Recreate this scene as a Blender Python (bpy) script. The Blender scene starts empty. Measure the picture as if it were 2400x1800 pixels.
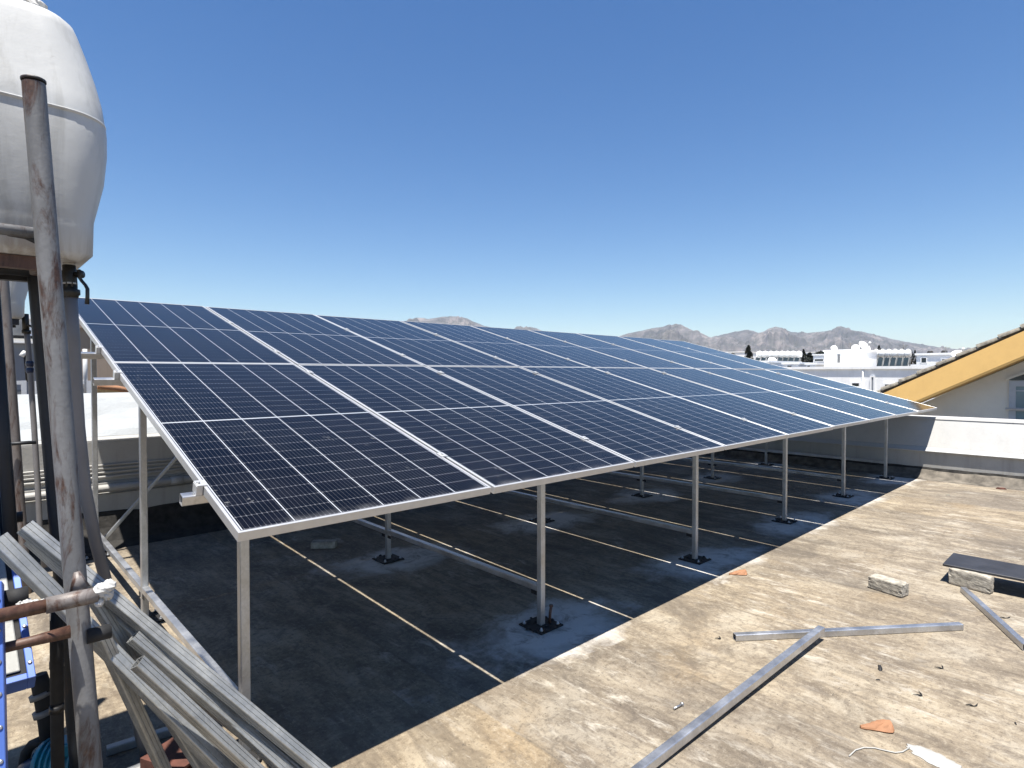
import bpy, math, random
from mathutils import Vector, Matrix, noise
R = math.radians
random.seed(7)
sc = bpy.context.scene
col = sc.collection

# ------------------------------------------------------------------ camera
CAM = Vector((-0.6687, -2.0551, 1.6048))
F, YAW, PITCH = 1372.4, R(43.431), R(-1.059)
cd = bpy.data.cameras.new('camera')
cd.sensor_width = 36; cd.lens = F / 2400 * 36
cd.clip_start = 0.05; cd.clip_end = 20000
cam = bpy.data.objects.new('camera', cd); col.objects.link(cam)
cam.location = CAM; cam.rotation_euler = (math.pi / 2 + PITCH, 0, -YAW)
sc.camera = cam

# ------------------------------------------------------------------ world, sun, exposure
SUN_TO = Vector((-0.20, -0.146, 1.0)).normalized()
EL = math.asin(SUN_TO.z); AZ = math.atan2(SUN_TO.x, SUN_TO.y)
w = bpy.data.worlds.new('World'); sc.world = w; w.use_nodes = True
nt = w.node_tree; nt.nodes.clear()
sky = nt.nodes.new('ShaderNodeTexSky'); sky.sky_type = 'NISHITA'; sky.sun_disc = False
sky.sun_elevation = EL; sky.sun_rotation = AZ
sky.altitude = 200; sky.air_density = 1.15; sky.dust_density = 0.0; sky.ozone_density = 2.6
bg = nt.nodes.new('ShaderNodeBackground'); bg.inputs['Strength'].default_value = 0.062
wo = nt.nodes.new('ShaderNodeOutputWorld')
hsv = nt.nodes.new('ShaderNodeHueSaturation'); hsv.inputs['Saturation'].default_value = 1.26; hsv.inputs['Hue'].default_value = 0.507
nt.links.new(sky.outputs[0], hsv.inputs['Color']); nt.links.new(hsv.outputs[0], bg.inputs[0]); nt.links.new(bg.outputs[0], wo.inputs[0])
sl = bpy.data.lights.new('sun', 'SUN'); sl.energy = 5.0; sl.angle = R(0.53); sl.color = (1.0, 0.955, 0.88)
so = bpy.data.objects.new('sun', sl); col.objects.link(so)
so.rotation_euler = SUN_TO.to_track_quat('Z', 'Y').to_euler()
sc.view_settings.view_transform = 'Standard'; sc.view_settings.look = 'None'
sc.view_settings.exposure = 1.15; sc.view_settings.gamma = 1.0

# ------------------------------------------------------------------ measuring helpers (photo pixel + distance -> metres)
_f = Vector((math.sin(YAW) * math.cos(PITCH), math.cos(YAW) * math.cos(PITCH), math.sin(PITCH)))
_r = Vector((math.cos(YAW), -math.sin(YAW), 0)); _u = _r.cross(_f)
def ray(x, y): return _f + _r * ((x - 1200) / F) - _u * ((y - 900) / F)
def at(x, y, d): return CAM + ray(x, y) * d
def gz(x, y, z=0.0):
    d = ray(x, y); return CAM + d * ((z - CAM.z) / d.z)
def gx(x, y, X):
    d = ray(x, y); return CAM + d * ((X - CAM.x) / d.x)
def gy(x, y, Y):
    d = ray(x, y); return CAM + d * ((Y - CAM.y) / d.y)

# ------------------------------------------------------------------ mesh helpers
class MB:
    def __init__(s): s.v = []; s.f = []; s.sm = []
    def add(s, vs, fs, smooth=False):
        o = len(s.v); s.v += [tuple(v) for v in vs]
        s.f += [tuple(i + o for i in f) for f in fs]; s.sm += [smooth] * len(fs)
    def box(s, a, b):
        (x0, y0, z0), (x1, y1, z1) = a, b
        s.add([(x0,y0,z0),(x1,y0,z0),(x1,y1,z0),(x0,y1,z0),(x0,y0,z1),(x1,y0,z1),(x1,y1,z1),(x0,y1,z1)],
              [(0,3,2,1),(4,5,6,7),(0,1,5,4),(1,2,6,5),(2,3,7,6),(3,0,4,7)])
    def obox(s, m, sx, sy, sz):
        vs = [m @ Vector((x*sx/2, y*sy/2, z*sz/2)) for z in (-1,1) for (x,y) in ((-1,-1),(1,-1),(1,1),(-1,1))]
        s.add(vs, [(0,3,2,1),(4,5,6,7),(0,1,5,4),(1,2,6,5),(2,3,7,6),(3,0,4,7)])
    def loft(s, rings, closed=True, caps=True, smooth=True):
        n = len(rings[0]); vs = [p for r in rings for p in r]; fs = []
        for i in range(len(rings) - 1):
            for j in range(n if closed else n - 1):
                k = (j + 1) % n
                fs.append((i*n+j, i*n+k, (i+1)*n+k, (i+1)*n+j))
        s.add(vs, fs, smooth)
        if caps and closed:
            o = len(s.v) - len(vs)
            s.f.append(tuple(o + i for i in reversed(range(n)))); s.sm.append(False)
            s.f.append(tuple(o + (len(rings)-1)*n + i for i in range(n))); s.sm.append(False)
    def tube(s, pts, r, seg=14, caps=True, smooth=True):
        pts = [Vector(p) for p in pts]; n = len(pts)
        rs = r if isinstance(r, (list, tuple)) else [r] * n
        rings = []; ref = None
        for i, p in enumerate(pts):
            t = (pts[min(i+1, n-1)] - pts[max(i-1, 0)]).normalized()
            if ref is None: ref = Vector((0,0,1)) if abs(t.z) < .9 else Vector((1,0,0))
            x = ref.cross(t).normalized(); y = t.cross(x); ref = y if abs(t.dot(y)) < .9 else ref
            ref = y
            x = y.cross(t).normalized()
            rings.append([p + (x*math.cos(2*math.pi*k/seg) + y*math.sin(2*math.pi*k/seg))*rs[i] for k in range(seg)])
        s.loft(rings, True, caps, smooth)
    def hollow(s, p0, p1, w, h, up=(0,0,1), wall=.003, rc=.005, groove=0.0):
        """rectangular hollow section from p0 to p1, corners rounded"""
        p0, p1 = Vector(p0), Vector(p1); t = (p1 - p0).normalized(); up = Vector(up)
        x = t.cross(up).normalized(); y = x.cross(t)
        def prof(w, h, r):
            o = []
            for cx, cy, a0 in ((1,1,0),(-1,1,90),(-1,-1,180),(1,-1,270)):
                for k in range(4):
                    a = R(a0 + 30*k); o.append((cx*(w/2-r) + r*math.cos(a), cy*(h/2-r) + r*math.sin(a)))
            return o
        A = prof(w, h, rc); B = prof(w-2*wall, h-2*wall, max(rc-wall, .001)); n = len(A)
        if groove:
            def gr(C, dep):
                o = []
                for k in range(len(C)):
                    o.append(C[k]); a, b = Vector(C[k]), Vector(C[(k+1) % len(C)]); e = b - a
                    if e.length > .015:
                        nn = Vector((-e.y, e.x)).normalized()
                        for f0 in (.22, .72):
                            for q, d in ((0,0),(.02,dep),(.06,dep),(.08,0)): o.append(tuple(a + e*(f0+q) + nn*d))
                return o
            A, B = gr(A, groove), gr(B, groove)
            n = len(A)
        P = lambda c, b: [b + x*u + y*v for u, v in c]
        rings = [P(B,p1), P(B,p0), P(A,p0), P(A,p1), P(B,p1)]
        vs = [p for r in rings[:4] for p in r]; fs = []; 
        for i in range(4):
            for j in range(n):
                k = (j+1) % n; i2 = (i+1) % 4
                fs.append((i*n+j, i*n+k, i2*n+k, i2*n+j))
        s.add(vs, fs, False)
    def extr(s, prof, a, b, axis):
        """profile of (u,v) extruded along axis 'x' or 'y' from a to b"""
        def P(u, v, t): return (t, u, v) if axis == 'x' else (u, t, v)
        n = len(prof); vs = [P(u,v,a) for u,v in prof] + [P(u,v,b) for u,v in prof]
        fs = [(j, (j+1)%n, (j+1)%n+n, j+n) for j in range(n)] + [tuple(range(n)), tuple(range(2*n-1, n-1, -1))]
        s.add(vs, fs)
    def lathe(s, c, prof, seg=20, axis=None):
        q = Vector((0,0,1)).rotation_difference(Vector(axis).normalized()) if axis else None
        rings = []
        for r, z in prof:
            ring = []
            for k in range(seg):
                v = Vector((r*math.cos(2*math.pi*k/seg), r*math.sin(2*math.pi*k/seg), z))
                if q: v = q @ v
                ring.append(Vector(c) + v)
            rings.append(ring)
        s.loft(rings)
    def build(s, name, m, parent=None, fix=True):
        me = bpy.data.meshes.new(name); me.from_pydata(s.v, [], s.f)
        me.polygons.foreach_set('use_smooth', s.sm); me.update()
        if fix:
            import bmesh
            bm = bmesh.new(); bm.from_mesh(me); bmesh.ops.recalc_face_normals(bm, faces=bm.faces); bm.to_mesh(me); bm.free()
        if m: me.materials.append(m)
        o = bpy.data.objects.new(name, me); col.objects.link(o)
        if parent:
            o.parent = parent
            o.matrix_parent_inverse = Matrix.Identity(4)
            # meshes are built in world metres: bring them into the parent's space
            pm = world_of(parent).inverted()
            if pm != Matrix.Identity(4): me.transform(pm)
        return o

def world_of(o):
    m = o.matrix_basis.copy()
    if o.parent: m = world_of(o.parent) @ m
    return m
def tag(o, label=None, cat=None, group=None, kind=None):
    if label: o['label'] = label
    if cat: o['category'] = cat
    if group: o['group'] = group
    if kind: o['kind'] = kind
    return o
def empty(name, loc, label, cat, group=None):
    o = bpy.data.objects.new(name, None); col.objects.link(o); o.location = loc
    o.empty_display_size = .1
    return tag(o, label, cat, group)
def bevel(o, wd, seg=2):
    m = o.modifiers.new('bevel', 'BEVEL'); m.width = wd; m.segments = seg; m.limit_method = 'ANGLE'; m.angle_limit = R(35)
    return o
def copy_tree(o, parent=None):
    c = o.copy(); col.objects.link(c)
    if parent: c.parent = parent; c.matrix_parent_inverse = o.matrix_parent_inverse
    for ch in list(o.children): copy_tree(ch, c)
    return c

# ------------------------------------------------------------------ materials
class NT:
    def __init__(s, name):
        s.m = bpy.data.materials.new(name); s.m.use_nodes = True; s.t = s.m.node_tree
        s.b = s.t.nodes['Principled BSDF']; s._co = None
    def n(s, ty, **kw):
        o = s.t.nodes.new(ty)
        for k, v in kw.items(): setattr(o, k, v)
        return o
    def l(s, a, b): s.t.links.new(a, b)
    def co(s, kind='Object'):
        return s.n('ShaderNodeTexCoord').outputs[kind]
    def pos(s): return s.n('ShaderNodeNewGeometry').outputs['Position']
    def scaled(s, src, v, rot=(0,0,0)):
        m = s.n('ShaderNodeMapping'); m.inputs['Scale'].default_value = v; m.inputs['Rotation'].default_value = rot
        s.l(src, m.inputs['Vector']); return m.outputs[0]
    def noise(s, vec, scale, detail=5, rough=.55, dist=0):
        o = s.n('ShaderNodeTexNoise'); o.inputs['Scale'].default_value = scale; o.inputs['Detail'].default_value = detail
        o.inputs['Roughness'].default_value = rough; o.inputs['Distortion'].default_value = dist
        s.l(vec, o.inputs['Vector']); return o.outputs['Fac']
    def voro(s, vec, scale, out='Distance', feat='F1'):
        o = s.n('ShaderNodeTexVoronoi', feature=feat); o.inputs['Scale'].default_value = scale; s.l(vec, o.inputs['Vector']); return o.outputs[out]
    def ramp(s, fac, stops, interp='LINEAR'):
        o = s.n('ShaderNodeValToRGB'); e = o.color_ramp.elements; o.color_ramp.interpolation = interp
        while len(e) < len(stops): e.new(.5)
        for el, (p, c) in zip(e, stops):
            el.position = p; el.color = (*c, 1) if isinstance(c, (tuple, list)) else (c, c, c, 1)
        s.l(fac, o.inputs[0]); return o.outputs[0]
    def mix(s, fac, a, b, mode='MIX'):
        o = s.n('ShaderNodeMixRGB', blend_type=mode)
        for i, x in ((0, fac), (1, a), (2, b)):
            if hasattr(x, 'is_linked') or hasattr(x, 'links'): s.l(x, o.inputs[i])
            else: o.inputs[i].default_value = x if i == 0 else (*x, 1) if len(x) == 3 else x
        return o.outputs[0]
    def math(s, op, a, b=None, c=None, clamp=False):
        o = s.n('ShaderNodeMath', operation=op, use_clamp=clamp)
        for i, x in enumerate((a, b, c)):
            if x is None: continue
            if isinstance(x, (int, float)): o.inputs[i].default_value = x
            else: s.l(x, o.inputs[i])
        return o.outputs[0]
    def sep(s, v):
        o = s.n('ShaderNodeSeparateXYZ'); s.l(v, o.inputs[0]); return o.outputs
    def bump(s, h, strength=.3, dist=.01):
        o = s.n('ShaderNodeBump'); o.inputs['Strength'].default_value = strength; o.inputs['Distance'].default_value = dist
        s.l(h, o.inputs['Height']); s.l(o.outputs[0], s.b.inputs['Normal'])
    def set(s, **kw):
        for k, v in kw.items():
            i = s.b.inputs[k.replace('_', ' ')]
            if hasattr(v, 'is_linked') or hasattr(v, 'links'): s.l(v, i)
            else: i.default_value = (*v, 1) if isinstance(v, (tuple, list)) and len(v) == 3 else v
        return s

def m_plain(name, c, rough=.6, metal=0.0, var=.12, scale=8, bump=0, bscale=60):
    t = NT(name); p = t.pos()
    n = t.noise(p, scale, 6)
    lo = tuple(x*(1-var*1.6) for x in c); hi = tuple(min(1, x*(1+var)) for x in c)
    t.set(Base_Color=t.ramp(n, [(.3, lo), (.7, hi)]), Roughness=rough, Metallic=metal)
    if bump: t.bump(t.noise(p, bscale, 4), bump, .005)
    return t.m

def m_galv(name, c=(.52,.53,.54), rough=.42, metal=.85, streak=True):
    t = NT(name); o = t.co()
    v = t.voro(t.scaled(o, (1,1,.6)), 130, 'Color')
    g = t.math('MULTIPLY', t.sep(v)[0], 1.0)
    n = t.noise(o, 6, 6, .65)
    base = t.mix(.12, t.ramp(n, [(.3, tuple(x*.68 for x in c)), (.7, tuple(min(1,x*1.12) for x in c))]), t.ramp(g, [(0,.25),(1,.7)]))
    d = t.noise(o, 25, 5, .7)
    base = t.mix(t.math('MULTIPLY', t.ramp(d, [(.62,0),(.75,1)]), .35), base, (.16,.13,.10))
    t.set(Base_Color=base, Metallic=metal, Roughness=t.ramp(n, [(.3, rough-.08),(.7, rough+.14)]))
    return t.m

def m_pipe(name, c, rust=.5, metal=.3, rough=.55):
    t = NT(name); p = t.pos()
    n1 = t.noise(t.scaled(p, (1,1,.35)), 9, 7, .65)
    n2 = t.noise(p, 60, 5, .6)
    base = t.ramp(n1, [(.25, tuple(x*.55 for x in c)), (.5, c), (.75, tuple(min(1, x*1.25) for x in c))])
    base = t.mix(t.ramp(n2, [(.45,0),(.7,.5)]), base, tuple(x*.7 for x in c))
    rm = t.noise(t.scaled(p, (1.4,1.4,.28)), 13, 8, .72, .6)
    rk = t.ramp(rm, [(.60-.16*rust,0),(.68-.10*rust,1)])
    rc = t.ramp(n2, [(.3,(.055,.026,.016)),(.55,(.125,.052,.030)),(.75,(.20,.11,.06))])
    t.set(Base_Color=t.mix(t.math('MULTIPLY', rk, min(1, .35+rust)), base, rc), Metallic=0.0 if rust > .8 else metal*.4, Roughness=rough)
    t.bump(t.noise(p, 90, 5), .25, .003)
    return t.m

def m_floor():
    t = NT('weathered_roof_membrane'); p = t.pos(); x, y, z = t.sep(p)
    warp = t.noise(p, .9, 3)
    lay = t.noise(t.scaled(p, (1.9, .62, 1), (0,0,R(3))), 2.4, 10, .70, .5)
    lay2 = t.noise(t.scaled(p, (6, 1.0, 1), (0,0,R(-4))), 2.6, 9, .72, .9)
    big = t.noise(p, .55, 5, .6)
    mid = t.noise(p, 2.1, 7, .68, .4)
    fine = t.noise(p, 34, 6, .72)
    grit = t.noise(p, 150, 3, .7)
    base = t.ramp(lay, [(.34,(.185,.148,.108)),(.44,(.30,.248,.185)),(.53,(.42,.352,.262)),(.64,(.56,.485,.37))])
    base = t.mix(t.ramp(lay2, [(.38,.6),(.52,0)]), base, (.20,.163,.128))
    base = t.mix(t.ramp(lay2, [(.56,0),(.70,.35)]), base, (.60,.53,.42))
    base = t.mix(t.ramp(mid, [(.53,0),(.63,.6)]), base, (.58,.52,.42))
    base = t.mix(t.ramp(big, [(.40,.42),(.52,0)]), base, (.23,.196,.16))
    base = t.mix(t.ramp(t.noise(p, 1.3, 4, .6), [(.56,0),(.72,.38)]), base, (.46,.335,.19))
    base = t.mix(t.ramp(fine, [(.34,.75),(.47,0)]), base, (.15,.12,.09))
    blot = t.noise(p, 5.5, 8, .74, .8)
    base = t.mix(t.ramp(blot, [(.34,.55),(.46,0)]), base, (.155,.125,.10))
    base = t.mix(t.ramp(blot, [(.57,0),(.68,.5)]), base, (.60,.54,.44))
    base = t.mix(t.ramp(fine, [(.55,0),(.66,.5)]), base, (.64,.57,.46))
    base = t.mix(t.ramp(grit, [(.30,.7),(.42,0)]), base, (.10,.085,.07))
    base = t.mix(t.ramp(grit, [(.60,0),(.70,.4)]), base, (.70,.64,.54))
    spk = t.voro(p, 42); spn = t.noise(p, 3.3, 3)
    base = t.mix(t.math('MULTIPLY', t.math('LESS_THAN', spk, .13), t.ramp(spn, [(.50,0),(.60,.8)])), base, (.06,.05,.042))
    stain = t.noise(t.scaled(p, (1.0, .7, 1), (0,0,R(20))), 1.15, 9, .72, 1.1)
    base = t.mix(t.ramp(stain, [(.37,.55),(.455,0)]), base, (.155,.128,.102))
    ringn = t.math('ABSOLUTE', t.math('SUBTRACT', t.noise(p, .8, 5, .6, .7), .52))
    base = t.mix(t.ramp(ringn, [(.0,.42),(.012,0)]), base, (.17,.14,.11))
    scuff = t.noise(t.scaled(p, (14, 1.5, 1), (0,0,R(-9))), 5, 5, .6, .4)
    base = t.mix(t.ramp(scuff, [(.64,0),(.70,.45)]), base, (.62,.56,.45))
    # laps of the membrane rolls, one metre wide, lying across the array
    fr = t.math('FRACT', t.math('ADD', t.math('MULTIPLY', t.math('ADD', x, t.math('MULTIPLY', warp, .06)), .98), .37))
    seam = t.math('LESS_THAN', t.math('ABSOLUTE', t.math('SUBTRACT', fr, .5)), .009)
    base = t.mix(t.math('MULTIPLY', seam, t.ramp(mid, [(.42,.0),(.60,.5)])), base, (.13,.105,.08))
    # scratches and tar smears
    sc1 = t.noise(t.scaled(p, (1.2, 9, 1), (0,0,R(38))), 6, 4, .6, 1.2)
    base = t.mix(t.ramp(sc1, [(.70,0),(.74,.55)]), base, (.07,.06,.05))
    sc2 = t.noise(t.scaled(p, (2.0, 9, 1), (0,0,R(-52))), 7, 4, .6, 1.5)
    base = t.mix(t.ramp(sc2, [(.71,0),(.75,.5)]), base, (.62,.56,.46))
    # sheets laid at different times: each has its own tone
    wn = t.n('ShaderNodeTexWhiteNoise', noise_dimensions='2D'); cbn = t.n('ShaderNodeCombineXYZ')
    cx_ = t.math('FLOOR', t.math('ADD', t.math('MULTIPLY', t.math('ADD', x, t.math('MULTIPLY', warp, .06)), .98), .87))
    t.l(cx_, cbn.inputs[0]); t.l(t.math('FLOOR', t.math('ADD', t.math('MULTIPLY', t.math('ADD', y, t.math('MULTIPLY', t.noise(p, 2.2, 3), .12)), .41), t.math('MULTIPLY', cx_, .37))), cbn.inputs[1]); t.l(cbn.outputs[0], wn.inputs[0])
    base = t.mix(.62, base, t.mix(1, base, t.ramp(wn.outputs['Value'], [(0,(.66,.65,.66)),(.5,(1,1,1)),(1,(1.0,.93,.80))]), 'MULTIPLY'))
    chalk = t.noise(t.scaled(p, (2.2, .8, 1), (0,0,R(5))), 5.0, 10, .74, .25)
    chm = t.noise(p, .9, 4, .6)
    base = t.mix(t.math('MULTIPLY', t.ramp(chalk, [(.53,0),(.64,1)]), t.ramp(chm, [(.46,0),(.58,.6)])), base, (.78,.73,.64))
    dab = t.noise(t.scaled(p, (1, 1.7, 1), (0,0,R(40))), 15, 7, .7, 1.3)
    base = t.mix(t.math('MULTIPLY', t.ramp(dab, [(.655,0),(.68,1)]), t.ramp(t.noise(p, 1.7, 3), [(.48,.1),(.60,.85)])), base, (.060,.052,.046))
    # cement wash spread round the feet of the posts
    def cell(v, off, per):
        return t.math('SUBTRACT', t.math('PINGPONG', t.math('SUBTRACT', v, off - per), per / 2), 0)
    dx = t.math('MULTIPLY', cell(x, 2.06, 1.885), .55)
    dy = cell(y, .42, 1.85)
    d = t.math('SQRT', t.math('ADD', t.math('POWER', dx, 2), t.math('POWER', dy, 2)))
    d = t.math('ADD', d, t.math('MULTIPLY', t.math('SUBTRACT', mid, .5), .85))
    under = t.math('MULTIPLY', t.math('GREATER_THAN', y, .02), t.math('GREATER_THAN', x, .9))
    wash = t.math('MULTIPLY', t.math('MULTIPLY', t.ramp(d, [(.18,1),(.40,0)]), t.ramp(blot, [(.36,.35),(.50,1)])), under)
    base = t.mix(t.math('MULTIPLY', wash, .9), base, (1,.98,.95))
    t.set(Base_Color=base, Roughness=.88)
    h = t.math('ADD', t.math('MULTIPLY', fine, .6), t.math('ADD', t.math('MULTIPLY', grit, .35), t.math('MULTIPLY', lay, .6)))
    t.bump(h, .45, .006)
    return t.m

def m_wall(name, c=(.74,.73,.70), grime=.25, bump=.25):
    t = NT(name); p = t.pos(); x, y, z = t.sep(p)
    n = t.noise(p, 2.2, 7, .65); f = t.noise(p, 40, 5, .6)
    st = t.noise(t.scaled(p, (6,6,.5)), 1.8, 7, .65)
    base = t.ramp(n, [(.3, tuple(v*.88 for v in c)), (.7, c)])
    base = t.mix(t.math('MULTIPLY', t.ramp(st, [(.50,0),(.72,1)]), grime), base, tuple(v*.55 for v in (c[0], c[1]*.97, c[2]*.92)))
    base = t.mix(t.ramp(f, [(.28,.25),(.42,0)]), base, tuple(v*.6 for v in c))
    t.set(Base_Color=base, Roughness=.85)
    t.bump(t.math('ADD', f, t.math('MULTIPLY', n, 2)), bump, .006)
    return t.m

def m_cells():
    """half-cut monocrystalline module: 6 columns of cells, 12 + 12 rows, white gaps, fine busbars"""
    t = NT('solar_cells_under_glass'); o = t.co(); x, y, z = t.sep(o)
    W, L = 1.134, 2.276; mx, my, mid = .018, .020, .016
    cw = (W - 2*mx) / 6; chh = (L/2 - my - mid/2) / 12
    def line(v, per, off, half):
        a = t.math('ABSOLUTE', t.math('SUBTRACT', t.math('PINGPONG', t.math('SUBTRACT', v, off), per/2), 0))
        return t.math('LESS_THAN', a, half)
    vcol = line(x, cw, mx - cw*20, .0021)
    yy = t.math('ABSOLUTE', t.math('SUBTRACT', y, L/2))           # distance from the middle
    row = line(yy, chh, mid/2 - chh*20, .0010)
    centre = t.math('LESS_THAN', yy, mid/2 - .003)
    bus = line(x, cw/10, mx + cw/20 - cw*20, .0007)
    # small pads where busbars meet the cell edge give the rows their broken look
    padv = t.math('LESS_THAN', t.math('PINGPONG', t.math('SUBTRACT', yy, mid/2 - chh*20), chh/2), .005)
    pad = t.math('MULTIPLY', padv, line(x, cw/10, mx + cw/20 - cw*20, .0024))
    edge = t.math('MAXIMUM', t.math('GREATER_THAN', t.math('ABSOLUTE', t.math('SUBTRACT', x, W/2)), W/2 - mx + .003),
                  t.math('GREATER_THAN', yy, L/2 - my + .003))
    info = t.n('ShaderNodeObjectInfo').outputs['Random']
    # every cell has its own slight tint
    wn = t.n('ShaderNodeTexWhiteNoise', noise_dimensions='3D')
    cb = t.n('ShaderNodeCombineXYZ'); t.l(t.math('FLOOR', t.math('DIVIDE', t.math('SUBTRACT', x, mx), cw)), cb.inputs[0])
    t.l(t.math('FLOOR', t.math('DIVIDE', y, chh)), cb.inputs[1]); t.l(info, cb.inputs[2]); t.l(cb.outputs[0], wn.inputs[0])
    base = t.mix(wn.outputs['Value'], (.0020,.0020,.0036), (.0044,.0044,.0074))
    base = t.mix(t.math('MULTIPLY', bus, .75), base, (.13,.132,.145))
    base = t.mix(t.math('MULTIPLY', pad, .6), base, (.20,.205,.23))
    base = t.mix(t.math('MULTIPLY', row, .55), base, (.28,.285,.31))
    base = t.mix(t.math('MAXIMUM', vcol, centre), base, (.66,.69,.74))
    base = t.mix(edge, base, (.12,.13,.16))
    # dust film, gathered along the low frame, and dried splashes
    cn = t.n('ShaderNodeVectorMath', operation='ADD'); cb2 = t.n('ShaderNodeCombineXYZ')
    t.l(t.math('MULTIPLY', info, 37.0), cb2.inputs[0]); t.l(t.math('MULTIPLY', info, 91.0), cb2.inputs[1])
    t.l(o, cn.inputs[0]); t.l(cb2.outputs[0], cn.inputs[1]); oo = cn.outputs[0]
    dust = t.noise(oo, 2.3, 7, .66, .5)
    low = t.ramp(y, [(.01,1),(.06,.0)])
    df = t.math('ADD', t.ramp(dust, [(.42,.0),(.78,.030)]), t.math('MULTIPLY', low, t.ramp(t.noise(oo, 9, 5), [(.45,0),(.7,.35)])))
    base = t.mix(df, base, (.36,.36,.37))
    spl = t.math('MULTIPLY', t.ramp(t.noise(oo, 7, 6, .7, 1.4), [(.64,0),(.70,1)]), t.ramp(t.noise(oo, 1.3, 2), [(.54,0),(.60,1)]))
    base = t.mix(t.math('MULTIPLY', spl, .6), base, (.45,.45,.44))
    t.set(Base_Color=base, Roughness=t.ramp(dust, [(.3,.05),(.7,.13)]), IOR=1.5, Specular_IOR_Level=.13)
    t.bump(t.noise(o, 1.6, 2), .02, .01)
    return t.m

M = {}
M['galv'] = m_galv('galvanised_steel')
M['galv_new'] = m_galv('new_galvanised_steel', (.60,.61,.63), .36, .88)
M['galv_dull'] = m_galv('dull_galvanised_steel', (.45,.455,.44), .5, .7)
M['alu'] = m_plain('anodised_aluminium', (.80,.80,.80), .42, .55, .04, 20)
M['cells'] = m_cells()
M['backsheet'] = m_plain('black_backsheet', (.020,.020,.023), .6)  # unseen underside, coloured black to cut bounced light below the array
M['black_plastic'] = m_plain('black_plastic', (.018,.018,.020), .45, 0, .2, 30)
M['floor'] = m_floor()
M['parapet'] = m_wall('white_painted_render', (.80,.79,.76), .16)
M['parapet_low'] = m_wall('grey_render', (.60,.585,.55), .4)  # greyer than the splayed band's render, for the upright faces
M['membrane'] = m_wall('pale_coated_membrane', (.66,.70,.74), .12, .6)
M['bitumen'] = m_plain('bitumen_upstand', (.055,.050,.045), .9, 0, .5, 12, .7, 40)
M['upstand'] = m_plain('weathered_upstand', (.27,.235,.19), .9, 0, .45, 7, .6, 40)
M['tank'] = None
M['pipe_grey'] = m_pipe('weathered_grey_paint', (.35,.35,.355), .62)
M['pipe_dark'] = m_pipe('dark_and_shaded_steel', (.030,.034,.042), .15)  # dark steel; on the rear leg it carries the tank's shade as colour
M['pipe_rust'] = m_pipe('rusty_steel', (.20,.10,.065), .9)
M['pipe_mix'] = m_pipe('half_rusted_paint', (.34,.30,.28), .62)
M['pvc'] = m_plain('grey_and_shaded_pvc', (.34,.325,.325), .5, 0, .12, 5, .05)  # near outlet pipe is whitish; the tank's shade is put into this grey
M['pvc_white'] = m_plain('white_pvc', (.72,.70,.66), .5, 0, .10, 5)
M['brass'] = m_plain('dull_valve_body', (.060,.056,.045), .5, .3, .3, 25)
M['ptfe'] = m_plain('white_thread_tape', (.75,.74,.70), .7, 0, .06, 40)
M['foam'] = m_plain('black_foam_sleeve', (.026,.026,.028), .8, 0, .25, 30, .2)
M['cloth'] = m_plain('white_cloth', (.78,.77,.74), .85, 0, .08, 20, .3)
M['blue'] = m_plain('blue_painted_aluminium', (.10,.19,.58), .42, .15, .12, 6)
M['sheet'] = m_galv('collector_back_sheet', (.62,.63,.60), .55, .1)
M['turq'] = m_plain('turquoise_pump_paint', (.015,.27,.40), .35, 0, .14, 10)
M['pump_blue'] = m_plain('dark_blue_pump_paint', (.014,.07,.17), .4, 0, .2, 10)
M['blue_cap'] = m_plain('blue_pipe_fitting', (.012,.035,.115), .4, 0, .15, 20)
M['concrete'] = m_plain('pale_concrete_block', (.50,.455,.375), .92, 0, .28, 22, .9, 55)
M['terracotta'] = m_plain('terracotta_shard', (.47,.225,.11), .8, 0, .14, 20, .2)
M['red_brick'] = m_plain('red_hollow_brick', (.20,.07,.045), .85, 0, .25, 18, .3)
M['board'] = m_plain('dark_smooth_board', (.050,.052,.062), .5, 0, .25, 6)
M['paint'] = m_plain('spilt_white_paint', (.80,.78,.72), .7, 0, .06, 30, .4, 80)
M['tar'] = m_plain('tar_scraps', (.022,.020,.020), .7, 0, .3, 40)
M['white_house'] = m_wall('white_house_paint', (.86,.86,.85), .18, .1)
M['grey_house'] = m_wall('blue_grey_house_paint', (.34,.37,.42), .2, .1)
M['tan_house'] = m_wall('tan_house_render', (.40,.31,.235), .3, .2)
M['gable'] = m_wall('cream_house_render', (.70,.66,.57), .14, .2)
M['yellow'] = m_wall('yellow_fascia_paint', (.78,.49,.16), .10, .25)
M['roof_tile'] = m_plain('lichen_grey_roof_tile', (.30,.27,.215), .85, 0, .35, 14, .4)
M['dark_glass'] = m_plain('dark_window_glass', (.030,.042,.048), .12, 0, .2, 3)
M['glass_blue'] = m_plain('grey_green_window_glass', (.22,.31,.33), .15, 0, .12, 3)
M['frame_white'] = m_plain('white_window_frame', (.66,.68,.70), .5, 0, .05, 10)
M['bush'] = m_plain('dark_cypress_green', (.022,.034,.018), .9, 0, .5, 3)
M['trunk'] = m_plain('tree_bark', (.09,.065,.045), .9, 0, .3, 10)
M['rail'] = m_plain('white_railing_paint', (.80,.79,.78), .5, 0, .05, 10)
M['fence_grey'] = m_plain('grey_fence_sheet', (.26,.27,.28), .7, 0, .15, 5)
M['dish'] = m_plain('white_dish_paint', (.82,.82,.80), .5, 0, .06, 10)
M['bamboo'] = m_plain('dry_reed_screen', (.38,.27,.13), .85, 0, .3, 20)
M['soil'] = None
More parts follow.
